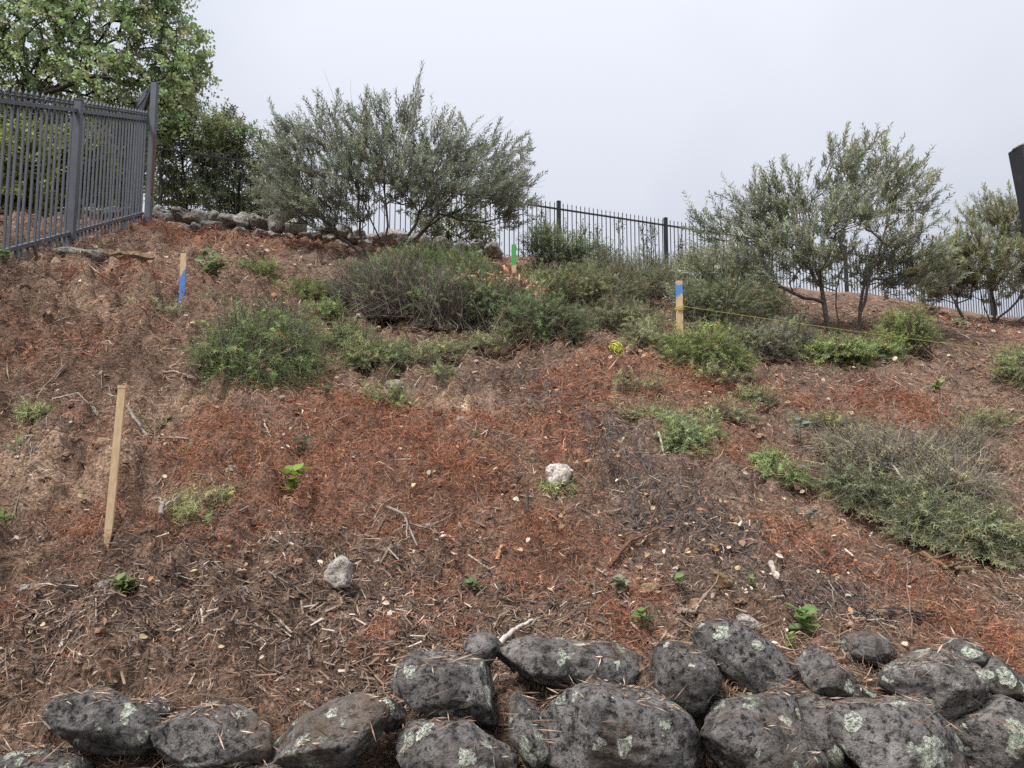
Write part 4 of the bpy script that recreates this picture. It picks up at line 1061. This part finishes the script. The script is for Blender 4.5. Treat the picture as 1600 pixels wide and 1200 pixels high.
bush('rosemary_bush', 'green trailing edge of rosemary running down to the right edge', [(1380, 775, 50, 26), (1460, 815, 56, 28), (1545, 835, 50, 34), (1320, 750, 26, 26)], 1050, 77, (.10, .118, .075), .8, (.2, .38), 34)
bush('rosemary_bush', 'small green rosemary clump alone right of centre', [(1070, 690, 40, 32), (1045, 660, 36, 18), (1105, 675, 26, 16)], 400, 78, (.125, .165, .085), .4, (.14, .28), 30)
bush('rosemary_sprig', 'fallen green rosemary sprig lying below the spreading rosemary', [(605, 633, 40, 9)], 60, 79, (.13, .175, .08), .2, (.15, .25), 34, up=.2)
bush('rosemary_bush', 'uprooted grey-green rosemary at the left edge', [(90, 715, 34, 14), (60, 770, 26, 20), (45, 720, 30, 14)], 170, 80, (.155, .175, .115), .3, (.14, .26), 30, woody=.5, wood_col=(.27, .24, .2))
bush('rosemary_bush', 'uprooted wispy rosemary right of the bare pointed stake', [(340, 785, 34, 20), (290, 800, 32, 26), (310, 830, 40, 14)], 170, 81, (.165, .175, .095), .4, (.16, .3), 26, woody=.6, wood_col=(.25, .22, .18))
bush('rosemary_bush', 'thin wisps of rosemary behind the left blue marked stake', [(250, 490, 50, 14), (330, 475, 40, 14)], 160, 82, (.14, .155, .095), .3, (.14, .26), 26)
bush('rosemary_bush', 'flat green weed patch below the half dead rosemary', [(1225, 745, 40, 14), (1200, 720, 26, 16)], 150, 83, (.12, .165, .075), .3, (.12, .22), 26)
bush('rosemary_bush', 'scrappy seedlings and rosemary left of the woody tangle', [(480, 455, 46, 18), (400, 425, 40, 16), (510, 490, 30, 16)], 330, 84, (.115, .155, .07), .3, nl=.03, nw=.008, kind='lance', mat='leaf')
bush('rosemary_bush', 'short grey wisps of rosemary below the dark netted patch', [(700, 545, 40, 16), (760, 535, 36, 14), (690, 585, 26, 10)], 200, 85, (.135, .16, .09), .3, (.12, .24), 26)
bush('rosemary_bush', 'low dry rosemary strip above the small green clump', [(1010, 655, 36, 14), (1000, 610, 50, 10)], 130, 86, (.15, .165, .09), .3, (.14, .26), 24, woody=.5)
more_bushes()

# ------------------------------------------------------------------ seedlings
def seedling(label, u, v, w, h, n, seed, tone=(.14, .23, .05), leaf=None, stem=True):
    """small broad-leaved plant: stems, and every leaf its own blade on them"""
    g = G(u, v + h / 2); k = g[1] / FPX; rg = np.random.default_rng(seed)
    W, H = w * k, h * k
    leaf = leaf or max(.03, .42 * min(W, H) + .012)
    root = empty('seedling', tuple(g)); tag(root, label, 'plant', 'young leafy plants on the slope')
    ml, mw = MB(), MB()
    ns = max(2, n // 5)
    for q in range(ns):
        e = np.array((rg.uniform(-.38, .38) * W, rg.uniform(-.3, .2) * W, rg.uniform(.55, .95) * H))
        pts = wander((0, 0, -.01), e, 6, .012, seed * 7 + q); mw.tube(pts, np.linspace(.003, .0015, 6), 4, (.12, .13, .05))
        m_ = max(3, n // ns); t = rg.uniform(.3, 1, m_); t[0] = 1
        p = np.stack([np.interp(t, np.linspace(0, 1, 6), pts[:, c]) for c in range(3)], 1)
        th = rg.uniform(0, 6.28, m_); d = np.stack([np.cos(th), np.sin(th) - .35, rg.uniform(-.1, .7, m_)], 1)
        leaves(ml, p, d, np.tile((0, -.25, 1.), (m_, 1)) + rg.normal(size=(m_, 3)) * .35, leaf * rg.uniform(.6, 1.15, m_), leaf * .72 * rg.uniform(.7, 1.1, m_), 'broad', np.array(tone) * np.array((1.35, 1.12, 1.5)) * rg.uniform(.75, 1.3, (m_, 1)))
    mw.build('stem', M['drywood'], root); ml.build('leaves', M['leaf'], root)
    return root
SD = [('upright seedling with small blue-green leaves in the red bark', 470, 694, 34, 44, 14, (.10, .16, .07)), ('bright lime-green seedling in the red bark, below the upright one', 452, 772, 60, 52, 16, (.16, .27, .04)),
      ('round-leaved green clump low on the left', 199, 922, 58, 42, 34, (.13, .20, .055)), ('small seedling right of the pale granular rock', 740, 886, 30, 26, 14, (.11, .2, .06)),
      ('pale-leaved seedling right of centre above the wall', 920, 889, 30, 22, 10, (.26, .32, .14)), ('pale grey-green seedling beside a dark stick', 965, 908, 36, 34, 20, (.2, .25, .12)),
      ('green seedling just above the elongated boulder', 1015, 984, 34, 40, 10, (.13, .23, .06)), ('tall seedling with broad leaves among the boulders', 1252, 972, 60, 60, 14, (.14, .26, .06)),
      ('tiny green rosette growing between two boulders', 1238, 1032, 22, 18, 9, (.18, .32, .05)), ('thin green seedling below the rounded brown rock', 1172, 918, 18, 28, 10, (.14, .28, .06)),
      ('flat broad-leaved seedling above the bare stake', 240, 680, 52, 24, 12, (.15, .23, .08)), ('light green seedling cut by the left edge', 4, 878, 22, 32, 10, (.15, .27, .05)),
      ('bright green leafy clump beside the left blue marked stake', 332, 428, 66, 40, 44, (.17, .25, .09)), ('fresh green clump at the left edge under the fence', 8, 420, 28, 22, 16, (.15, .26, .05)),
      ('lime green fern-like seedling at upper right', 1458, 598, 44, 24, 24, (.22, .32, .08)), ('tall blue-green seedling left of the half dead rosemary', 1246, 664, 38, 52, 10, (.15, .2, .12)),
      ('pale-leaved seedling above the jagged pale rock', 818, 655, 46, 22, 10, (.22, .27, .14)), ('tiny seedling in red bark right of the upright one', 744, 705, 18, 12, 6, (.12, .2, .07)),
      ('small green pair of leaves below the trailing rosemary', 508, 640, 30, 26, 10, (.1, .16, .07)), ('grey-green seedlings beside the flat weed patch', 1262, 780, 34, 24, 16, (.13, .17, .11)),
      ('pale rounded leaves beside the flat weed patch', 1266, 740, 34, 22, 10, (.25, .3, .17)), ('small seedling by the uprooted wispy rosemary', 322, 838, 18, 26, 6, (.13, .25, .06)), ('tiny seedling at the end of the grey stick', 287, 735, 18, 14, 6, (.13, .25, .07)),
      ('small green seedling beside the flat tan rock', 1060, 914, 26, 22, 9, (.14, .25, .06)), ('leafy green shoot on the right below the round green bush', 1380, 560, 40, 26, 16, (.12, .17, .09)), ('green shoot in the dry twigs at lower right', 1468, 868, 34, 26, 8, (.15, .19, .08)),
      ('small leafy weed behind the round green bush at right', 1495, 495, 34, 26, 20, (.13, .18, .07)), ('dusty seedling beside the upper left fence rocks', 160, 395, 16, 10, 8, (.13, .18, .07))]
for k, (lab, u, v, w, h, n, tone) in enumerate(SD): seedling(lab, u, v, w, h, n, 700 + k, tone)

# ------------------------------------------------------------------ sticks, roots, splinters
def stick(label, pts_px, r, seed, col=(.30, .26, .22), forks=0, cat='stick', name='stick', lift=.012):
    pts = [G(u, v) + np.array((0, 0, lift + dz)) for (u, v, dz) in pts_px]; m = MB(); rg = np.random.default_rng(seed)
    path = np.concatenate([wander(pts[k], pts[k + 1], 7, .006, seed + k)[:-1 if k < len(pts) - 2 else None] for k in range(len(pts) - 1)])
    o0 = path[0].copy()
    m.tube(path, np.linspace(r, r * .45, len(path)), 6, np.array(col) * rg.uniform(.8, 1.2, (len(path), 1)))
    for q in range(forks):
        j = rg.integers(1, len(path) - 2); d = unit(path[j + 1] - path[j]) + rg.normal(size=3) * .8 + np.array((0, 0, .2))
        m.tube(wander(path[j], path[j] + unit(d) * rg.uniform(.06, .2), 7, .015, seed * 3 + q), np.linspace(r * .5, r * .2, 7), 5, np.array(col) * rg.uniform(.8, 1.2))
    return tag(m.build(name, M['drywood'], None, True, tuple(o0)), label, cat, 'loose sticks on the slope')
stick('grey forked root sticking out of red bark in the centre', [(605, 790, .04), (632, 812, .05), (652, 858, .01)], .008, 1, (.24, .2, .17), 7)
stick('thin pale roots hanging over a hollow in the bark', [(628, 815, .03), (660, 818, .03), (690, 812, .03)], .004, 2, (.30, .26, .21), 8)
stick('grey branch lying right of the bare stake', [(196, 680, .02), (232, 704, .02), (268, 722, .01), (292, 732, .0)], .009, 3, (.27, .23, .19), 4)
stick('pale grey forked twig left of the bare stake', [(82, 650, .04), (120, 662, .03), (150, 680, .02)], .006, 4, (.34, .3, .26), 5)
stick('pale weathered wood splinter lying across the boulder tops', [(781, 997, .02), (805, 980, .03), (832, 961, .02)], .011, 5, (.50, .45, .40), 0)
stick('dark charred stick stub in the centre right bark', [(785, 792, .03), (800, 788, .05), (815, 780, .07)], .014, 6, (.07, .055, .05), 1)
stick('short dark broken stake stub standing in the bark', [(824, 835, -.02), (826, 826, .03), (824, 818, .07)], .012, 7, (.06, .05, .045), 0)
stick('dark stick lying below the two pale seedlings', [(912, 928, .01), (935, 918, .02), (958, 910, .02)], .009, 8, (.16, .11, .08), 0)
stick('dark peeled stick standing by the pale seedlings', [(927, 950, .02), (930, 930, .03), (926, 915, .03)], .008, 9, (.13, .11, .1), 0)
stick('pale peeled stick on the dark netted soil', [(1030, 712, .01), (1038, 722, .01), (1043, 735, .01)], .008, 10, (.56, .48, .38), 0)
stick('long reddish strip of bark on the netted soil', [(952, 868, .01), (985, 858, .03), (1030, 850, .02)], .009, 11, (.16, .08, .05), 1)
stick('bleached curled bark lying low on the left', [(245, 890, .03), (250, 872, .04), (258, 850, .03)], .012, 12, (.33, .27, .24), 3)
stick('long grey twig on the chips at bottom left', [(355, 1000, .01), (410, 980, .02), (450, 955, .01)], .006, 13, (.2, .15, .12), 2)
stick('arched bleached branch in the half dead rosemary', [(1352, 790, .02), (1362, 752, .18), (1395, 752, .2), (1415, 780, .14), (1392, 810, .03)], .008, 14, (.40, .35, .30), 8)
stick('twisted grey branch on top of the half dead rosemary', [(1480, 800, .16), (1520, 790, .2), (1560, 775, .18)], .010, 15, (.3, .25, .21), 8)
stick('brown mossy root at lower right', [(1440, 858, .02), (1475, 878, .03), (1515, 905, .02)], .014, 16, (.17, .115, .07), 5)
stick('upright dry stem rising from the boulders at right', [(1424, 995, .0), (1424, 985, .08), (1422, 975, .2)], .003, 17, (.3, .22, .17), 0)
stick('short peeled branch lying above the slanted boulder', [(1062, 975, .02), (1085, 972, .03), (1105, 968, .02)], .011, 18, (.27, .2, .16), 1)
stick('pale orange wood chip lying right of the small seedling', [(777, 872, .01), (784, 866, .015), (790, 862, .01)], .010, 19, (.46, .25, .15), 0)
stick('weathered pale branch piece behind the rounded tan clod', [(1205, 885, .02), (1210, 898, .02), (1216, 910, .02)], .013, 20, (.42, .36, .31), 0)
stick('dry brown stick behind the big rosemary at left', [(45, 620, .01), (70, 604, .03), (100, 597, .02)], .007, 21, (.25, .19, .15), 2)
stick('bleached fallen stick left of the big rosemary', [(255, 598, .02), (275, 606, .03), (300, 612, .02)], .009, 22, (.28, .21, .18), 2)

# ------------------------------------------------------------------ black netting
m = MB(); rg = np.random.default_rng(90)
def net(pa, pb, width, nl, nx, seed):
    """a strip of net draped from pa to pb"""
    a, b_ = G(*pa), G(*pb); d = unit((b_ - a)[:2]); s = np.array((-d[1], d[0])); L = np.linalg.norm((b_ - a)[:2])
    r_ = np.random.default_rng(seed)
    def drape(t, o):
        o = o * (1 + .25 * np.sin(t * 5 + seed))
        xy = a[:2] + d * (t * L)[:, None] + s * o[:, None]
        z = ground(xy[:, 0], xy[:, 1]) + .012 + .010 * vnoise2(xy[:, 0], xy[:, 1], 9, seed)
        return np.column_stack([xy, z])
    for k in range(nl):
        o = (k / (nl - 1) - .5) * width; n = 26
        m.tube(drape(np.linspace(0, 1, n), np.full(n, o) + .02 * r_.normal() + .03 * np.sin(np.linspace(0, 6, n) + k)), .0013, 3, (.012, .012, .014), False)
    for k in range(nx):
        t0 = k / (nx - 1); n = 12
        m.tube(drape(np.clip(np.full(n, t0) + .02 * np.sin(np.linspace(0, 3, n)), 0, 1), np.linspace(-.5, .5, n) * width), .0011, 3, (.012, .012, .014), False)
net((905, 650), (1060, 850), .42, 24, 46, 1)
net((1030, 800), (1300, 960), .36, 20, 50, 2)
net((800, 560), (880, 650), .36, 16, 22, 3)
for k in range(14):     # the gathered end
    m.tube(wander(G(1330 + k * 2, 975) + np.array((0, 0, .02)), G(1490 - k * 3, 968 + k % 5) + np.array((0, 0, .035)), 16, .03, 300 + k), .0018, 3, (.012, .012, .014), False)
tag(m.build('netting', M['plastic']), 'torn black plastic netting draped down the slope towards the boulders', 'netting')

# ------------------------------------------------------------------ what nobody could count: bark, chips, twigs, leaf litter, clods
def scatter(n, ymin=2.1, ymax=15.0, half=.95, rg=rng):
    a = rg.uniform(-half, half, n); Y = np.exp(rg.uniform(math.log(ymin), math.log(ymax), n)); return a * Y, Y

def surf_frame(X, Y, yaw):
    nrm = normals(X, Y, .05); t = np.stack([np.cos(yaw), np.sin(yaw), np.zeros_like(yaw)], 1)
    t = unit(t - nrm * (t * nrm).sum(1, keepdims=True)); return nrm, t, np.cross(nrm, t)

def fibres(X, Y, length, width, col, rg, stand=.35, curl=.35, dome=None):
    n = len(X); yaw = rg.uniform(0, 2 * math.pi, n)
    nrm, t, s = surf_frame(X, Y, yaw)
    extra = np.zeros(n)
    if dome is not None:       # fibres matted into a tuft: dome holds the height and the outward slope
        extra, nrm = dome[0], unit(nrm + dome[1]); t = unit(t - nrm * (t * nrm).sum(1, keepdims=True)); s = np.cross(nrm, t)
    lift = np.abs(rg.normal(size=n)) * stand * .5; cu = rg.normal(size=n) * curl
    p0 = np.stack([X, Y, ground(X, Y)], 1) + nrm * rg.uniform(-.002, .010, n)[:, None]; p0[:, 2] += extra
    d = unit(t + nrm * lift[:, None])
    pm_ = p0 + d * (length * .5)[:, None]; pe = p0 + d * length[:, None] + s * (cu * length)[:, None] - nrm * (length * lift * .35)[:, None]
    fl = unit(s + nrm * (rg.normal(size=n) * .8)[:, None]) * (width * .5)[:, None]
    v = np.stack([p0, pm_ + fl, pe, pm_ - fl], 1).reshape(-1, 3)
    o = (np.arange(n) * 4)[:, None]
    return v, np.concatenate([o + np.array([[0, 1, 3]]), o + np.array([[1, 2, 3]])]), np.repeat(col, 4, 0)

rg = np.random.default_rng(77)
X, Y = scatter(310000, ymax=12.5, half=.82, rg=rg)
zr, zt, zd, zc = zones(X, Y)
clump = np.clip(.55 + .75 * vnoise2(X, Y, 3.2, 61) + .45 * vnoise2(X, Y, 9, 62), 0, 1)
red = zr * clump
keep = rg.uniform(size=len(X)) < np.clip(.54 + .46 * red - .12 * zc - .24 * zt, .12, 1)
X, Y, red, zd, zc, zt = X[keep], Y[keep], red[keep], zd[keep], zc[keep], zt[keep]
n = len(X)
isred = rg.uniform(size=n) < np.clip(red * 1.1 + .10, 0, .95)
pal_r = np.array([(.255, .105, .062), (.19, .076, .046), (.30, .145, .086), (.11, .047, .032)]); pal_b = np.array([(.20, .125, .088), (.13, .085, .062), (.25, .17, .115), (.075, .052, .041), (.36, .275, .205), (.10, .072, .056), (.15, .10, .072)])
pal_d = np.array([(.12, .09, .078), (.08, .062, .054), (.18, .14, .115), (.27, .21, .17)])
pal_b = pal_b * 1.42; pal_r = pal_r * np.array((1.36, 1.36, 1.30))
cb = pal_b[rg.choice(len(pal_b), n, p=[.2, .2, .14, .14, .08, .12, .12])]; dk = rg.uniform(size=n) < zd * .6; cb[dk] = pal_d[rg.integers(0, 4, dk.sum())]
col = np.where(isred[:, None], pal_r[rg.integers(0, 4, n)], cb) * rg.uniform(.75, 1.3, (n, 1))
sc_y = np.clip(Y / 4.0, .7, 2.4)
wdt = rg.uniform(.002, .0048, n) * np.where(rg.uniform(size=n) < .06, 2.2, 1)
v, f, c = fibres(X, Y, (rg.gamma(3, .014, n) + .014) * np.clip(sc_y, .8, 1.9), wdt * sc_y, col, rg, .7, .45)
# the same bark matted into tufts
K = 2700; tx, ty = scatter(K, 2.4, 10, .78, rg); q1, q2, q3, q4 = zones(tx, ty)
kp = rg.uniform(size=K) < np.clip(.16 + .9 * q1 - .3 * q2 - .1 * q4 - .10 * tx / ty, .05, 1); tx, ty, q1 = tx[kp], ty[kp], q1[kp]; K = len(tx)
Rk = rg.uniform(.04, .125, K) * np.clip(ty / 4.5, .8, 1.3); per_ = 95
ci = np.repeat(np.arange(K), per_); n = len(ci); th_ = rg.uniform(0, 6.28, n); rr_ = np.sqrt(rg.uniform(0, 1, n))
ex, ey = np.cos(th_) * rr_, np.sin(th_) * rr_; R_ = Rk[ci]; X2, Y2 = tx[ci] + ex * R_ * 1.25, ty[ci] + ey * R_
hd = R_ * .72 * np.sqrt(1 - rr_ ** 2 * .98) * rg.uniform(.75, 1.0, n)
isr = (rg.uniform(size=K) < np.clip(q1 * 1.3 + .12, 0, .95))[ci]
c2 = np.where(isr[:, None], pal_r[rg.choice(4, n, p=[.34, .34, .1, .22])], pal_b[rg.choice(len(pal_b), n, p=[.22, .24, .08, .18, .02, .13, .13])]) * rg.uniform(.7, 1.25, (n, 1)) * rg.uniform(.8, 1.15, K)[ci][:, None]
v2, f2, c2 = fibres(X2, Y2, rg.uniform(.015, .055, n) * np.clip(Y2 / 4.2, .8, 1.4), rg.uniform(.0018, .0042, n) * np.clip(Y2 / 4.2, .8, 1.6), c2, rg, .9, .6, (hd, np.stack([ex, ey, np.zeros(n)], 1) * 1.3))
f = np.concatenate([f, f2 + len(v)]); v = np.concatenate([v, v2]); c = np.concatenate([c, c2])
tag(link('shredded_bark', mesh_np('shredded_bark', v, f, c), M['fibre']), 'loose reddish brown shredded bark covering the slope', kind='stuff')

# bark caught on the boulder tops
from mathutils.bvhtree import BVHTree
bx_, by_, bd_ = [], [], []
for o in wall.children:
    T_ = np.array(o.location) + np.array(wall.location)
    vv = np.empty(len(o.data.vertices) * 3, np.float32); o.data.vertices.foreach_get('co', vv); vv = vv.reshape(-1, 3) + T_
    tree_ = BVHTree.FromPolygons([tuple(q) for q in vv], [tuple(p.vertices) for p in o.data.polygons])
    lo, hi = vv.min(0), vv.max(0); k_ = int(420 * (hi[0] - lo[0]) / .3)
    for _ in range(k_):
        x, y = rg.uniform(lo[0], hi[0]), rg.uniform(lo[1], hi[1])
        if vnoise2(np.array([x]), np.array([y]), 7, 71)[0] < -.05: continue
        h_ = tree_.ray_cast(Vector((x, y, 3)), Vector((0, 0, -1)))
        if h_[0] is not None and h_[1].z > .55: bx_.append((x, y, h_[0].z + .003))
bp_ = np.array(bx_); n = len(bp_); yaw = rg.uniform(0, 6.28, n); t = np.stack([np.cos(yaw), np.sin(yaw), rg.normal(size=n) * .25], 1); ln = rg.gamma(3, .010, n) + .01
fl = unit(np.cross(t, rg.normal(size=(n, 3)))) * rg.uniform(.001, .0026, n)[:, None]
v = np.stack([bp_, bp_ + t * (ln * .5)[:, None] + fl, bp_ + t * ln[:, None], bp_ + t * (ln * .5)[:, None] - fl], 1).reshape(-1, 3); o_ = (np.arange(n) * 4)[:, None]
tag(link('bark_crumbs', mesh_np('bark_crumbs', v, np.concatenate([o_ + np.array([[0, 1, 2]]), o_ + np.array([[0, 2, 3]])]), np.repeat(pal_b[rg.integers(0, 6, n)] * rg.uniform(.7, 1.2, (n, 1)), 4, 0)), M['fibre']), 'shreds of bark caught on top of the dark boulders', kind='stuff')

X, Y = scatter(64000, 2.2, 7.5, .8, rg)
zr, zt, zd, zc = zones(X, Y)
keep = rg.uniform(size=len(X)) < np.clip(.08 + .92 * zc + .06 * zd - .05 * zr, 0.02, 1); X, Y = X[keep], Y[keep]; n = len(X)
nrm, t, s = surf_frame(X, Y, rg.uniform(0, 6.28, n))
tl = rg.normal(size=n)[:, None] * .28; t2_ = unit(t + nrm * tl); s = unit(s + nrm * rg.normal(size=n)[:, None] * .35); nn = np.cross(t2_, s)
ln = rg.gamma(3.0, .0095, n) + .010; wd = rg.uniform(.0025, .007, n) * (1 + .5 * (ln > .045)); th = rg.uniform(.0015, .004, n)
p = np.stack([X, Y, ground(X, Y)], 1) + nrm * rg.uniform(.003, .018, n)[:, None]
q = np.array([(x, y, z) for x in (-.5, .5) for y in (-.5, .5) for z in (-.5, .5)])
tap = rg.uniform(.35, 1, (n, 2))
wx = np.where(q[None, :, 0] < 0, tap[:, :1], tap[:, 1:])
v = p[:, None] + q[None, :, 0:1] * (t2_ * ln[:, None])[:, None] + (q[None, :, 1] * wx)[..., None] * (s * wd[:, None])[:, None] + q[None, :, 2:3] * (nn * th[:, None])[:, None]
bf = np.array([(0, 1, 3, 2), (4, 6, 7, 5), (0, 4, 5, 1), (2, 3, 7, 6), (0, 2, 6, 4), (1, 5, 7, 3)])
pal = np.array([(.12, .085, .068), (.085, .06, .05), (.17, .12, .09), (.155, .125, .108), (.24, .165, .115), (.36, .29, .23), (.10, .075, .066), (.47, .41, .34)])
col = pal[rg.choice(8, n, p=[.2, .17, .17, .15, .12, .08, .07, .04])] * 1.08 * rg.uniform(.7, 1.25, (n, 1))
tag(link('wood_chips', mesh_np('wood_chips', v.reshape(-1, 3), (bf[None] + (np.arange(n) * 8)[:, None, None]).reshape(-1, 4), np.repeat(col, 8, 0)), M['chip']), 'grey-brown wood chips scattered over the lower slope', kind='stuff')

# twigs
X, Y = scatter(1500, 2.3, 11, .85, rg); m = MB()
for k in range(len(X)):
    big = k % 22 == 0
    L = rg.gamma(2.2, .03) + .03 + (.12 if big else 0); yw = rg.uniform(0, 6.28)
    e = (X[k] + L * math.cos(yw), Y[k] + L * math.sin(yw)); n_ = 5
    pth = wander((X[k], Y[k], 0), (*e, 0), n_, .12 * L, 5000 + k)
    pth[:, 2] = ground(pth[:, 0], pth[:, 1]) + .012 + np.abs(pth[:, 2]) * .8
    m.tube(pth, np.linspace(1, .5, n_) * (rg.uniform(.003, .006) if big else rg.uniform(.001, .0028)) * max(1, Y[k] / 5), 3, np.array([(.24, .19, .16), (.15, .11, .085), (.36, .30, .24), (.10, .075, .06)][rg.integers(0, 4)]) * rg.uniform(.8, 1.2), False)
tag(m.build('twigs', M['drywood']), 'thin dry twigs strewn over the slope', kind='stuff')

# leaf litter: a sprinkle everywhere, drifts where the photograph shows them
PL = [patch(*a) for a in [(790, 445, 70, 22), (400, 410, 90, 18), (520, 430, 60, 12, .7), (1020, 570, 120, 12, .6), (1080, 890, 110, 40), (1150, 850, 120, 50, .7), (960, 800, 60, 60, .5), (1340, 585, 90, 14, .8), (550, 600, 40, 26, .8), (1290, 990, 60, 20), (700, 590, 110, 30, .5), (1300, 820, 60, 60, .4), (1130, 955, 60, 30), (930, 520, 40, 16)]]
X, Y = scatter(16000, 2.3, 12, .85, rg); w = field(X, Y, PL, 81)
keep = rg.uniform(size=len(X)) < .09 + .42 * w; X, Y = X[keep], Y[keep]; n = len(X)
nrm, t, s = surf_frame(X, Y, rg.uniform(0, 6.28, n)); m = MB()
pal = np.array([(.42, .29, .2), (.52, .42, .32), (.36, .19, .10), (.58, .52, .44), (.26, .16, .1), (.45, .36, .2)])
ll = rg.uniform(.014, .042, n) * np.clip(Y / 4.5, .85, 1.6)
leaves(m, np.stack([X, Y, ground(X, Y)], 1) + nrm * rg.uniform(.014, .04, n)[:, None], t + nrm * rg.normal(size=n)[:, None] * .35, nrm + rg.normal(size=(n, 3)) * .4, ll, ll * rg.uniform(.45, .9, n), 'broad', pal[rg.integers(0, 6, n)] * 1.15 * rg.uniform(.7, 1.15, (n, 1)))
tag(m.build('leaf_litter', M['dryleaf']), 'pale dry fallen leaves and petals on the soil', kind='stuff')
# dry brown leaves caught in the bushes by the green stake
m = MB(); P, _ = in_lobes([(790, 448, 48, 20), (770, 440, 36, 12), (820, 455, 30, 16), (735, 440, 34, 12), (790, 425, 12, 14)], 6.75, 520, rg)
leaves(m, P, rg.normal(size=P.shape), np.array((0, -.5, .8)) + rg.normal(size=P.shape) * .5, rg.uniform(.035, .065, len(P)), rg.uniform(.022, .04, len(P)), 'broad', np.array([(.60, .36, .24), (.42, .2, .11), (.68, .50, .38)])[rg.integers(0, 3, len(P))] * rg.uniform(.7, 1.2, (len(P), 1)))
tag(m.build('dead_leaves', M['dryleaf']), 'brown dead leaves caught in the rosemary below the green topped stake', kind='stuff')

# soil clods and pebbles
X, Y = scatter(9000, 2.2, 10, .8, rg); zr, zt, zd, zc = zones(X, Y)
lum = np.clip(.22 - .22 * X / np.maximum(Y, 1) * 1.6 + .5 * zt, .05, 1) * np.clip(.7 + .8 * vnoise2(X, Y, 1.8, 66), .1, 1.4)
keep = rg.uniform(size=len(X)) < lum; X, Y = X[keep], Y[keep]; n = len(X); m = MB()
tv, tf = ICO[2]
r = np.minimum(rg.gamma(1.4, .0062, n) + .004, .030) * np.clip(Y / 4, .8, 1.6)
POOL = {q: [ICO[q][0] * (1 + .5 * vnoise(ICO[q][0] * 2.3 + j * 1.37) + .35 * vnoise(ICO[q][0] * 5 + j))[:, None] for j in range(16)] for q in (1, 2, 3)}
GZ = ground(X, Y)
for k in range(n):
    sub = 3 if r[k] > .035 else 2 if r[k] > .012 else 1; tv, tf = ICO[sub]
    vv_ = POOL[sub][k % 16] * np.array((1, rg.uniform(.7, 1), rg.uniform(.5, .85))) * r[k]
    cz = np.array([(.20, .13, .09), (.26, .175, .12), (.15, .10, .07), (.33, .24, .17), (.45, .40, .35)])[rg.choice(5, p=[.36, .18, .36, .07, .03])]
    a = rg.uniform(0, 6.28); ca, sa = math.cos(a), math.sin(a)
    vv_ = vv_ @ np.array([(ca, -sa, 0), (sa, ca, 0), (0, 0, 1)]).T
    m.add(vv_ + np.array((X[k], Y[k], GZ[k] + r[k] * .15)), tf, cz * rg.uniform(.8, 1.2))
tag(m.build('soil_clods', M['clod'], None, False), 'brown soil clods and pebbles loose on the slope', kind='stuff')

# concrete footing at the fence post
g = G(121, 402)
m = MB(); vv_, ff_ = ICO[3]
m.add(vv_ * np.array((.24, .2, .07)) * (1 + .25 * vnoise(vv_ * 3))[:, None] + g + np.array((.03, 0, -.005)), ff_)
tag(m.build('concrete_footing', M['fieldstone'], None, True), 'rough grey concrete footing at the base of the iron fence post', 'footing')
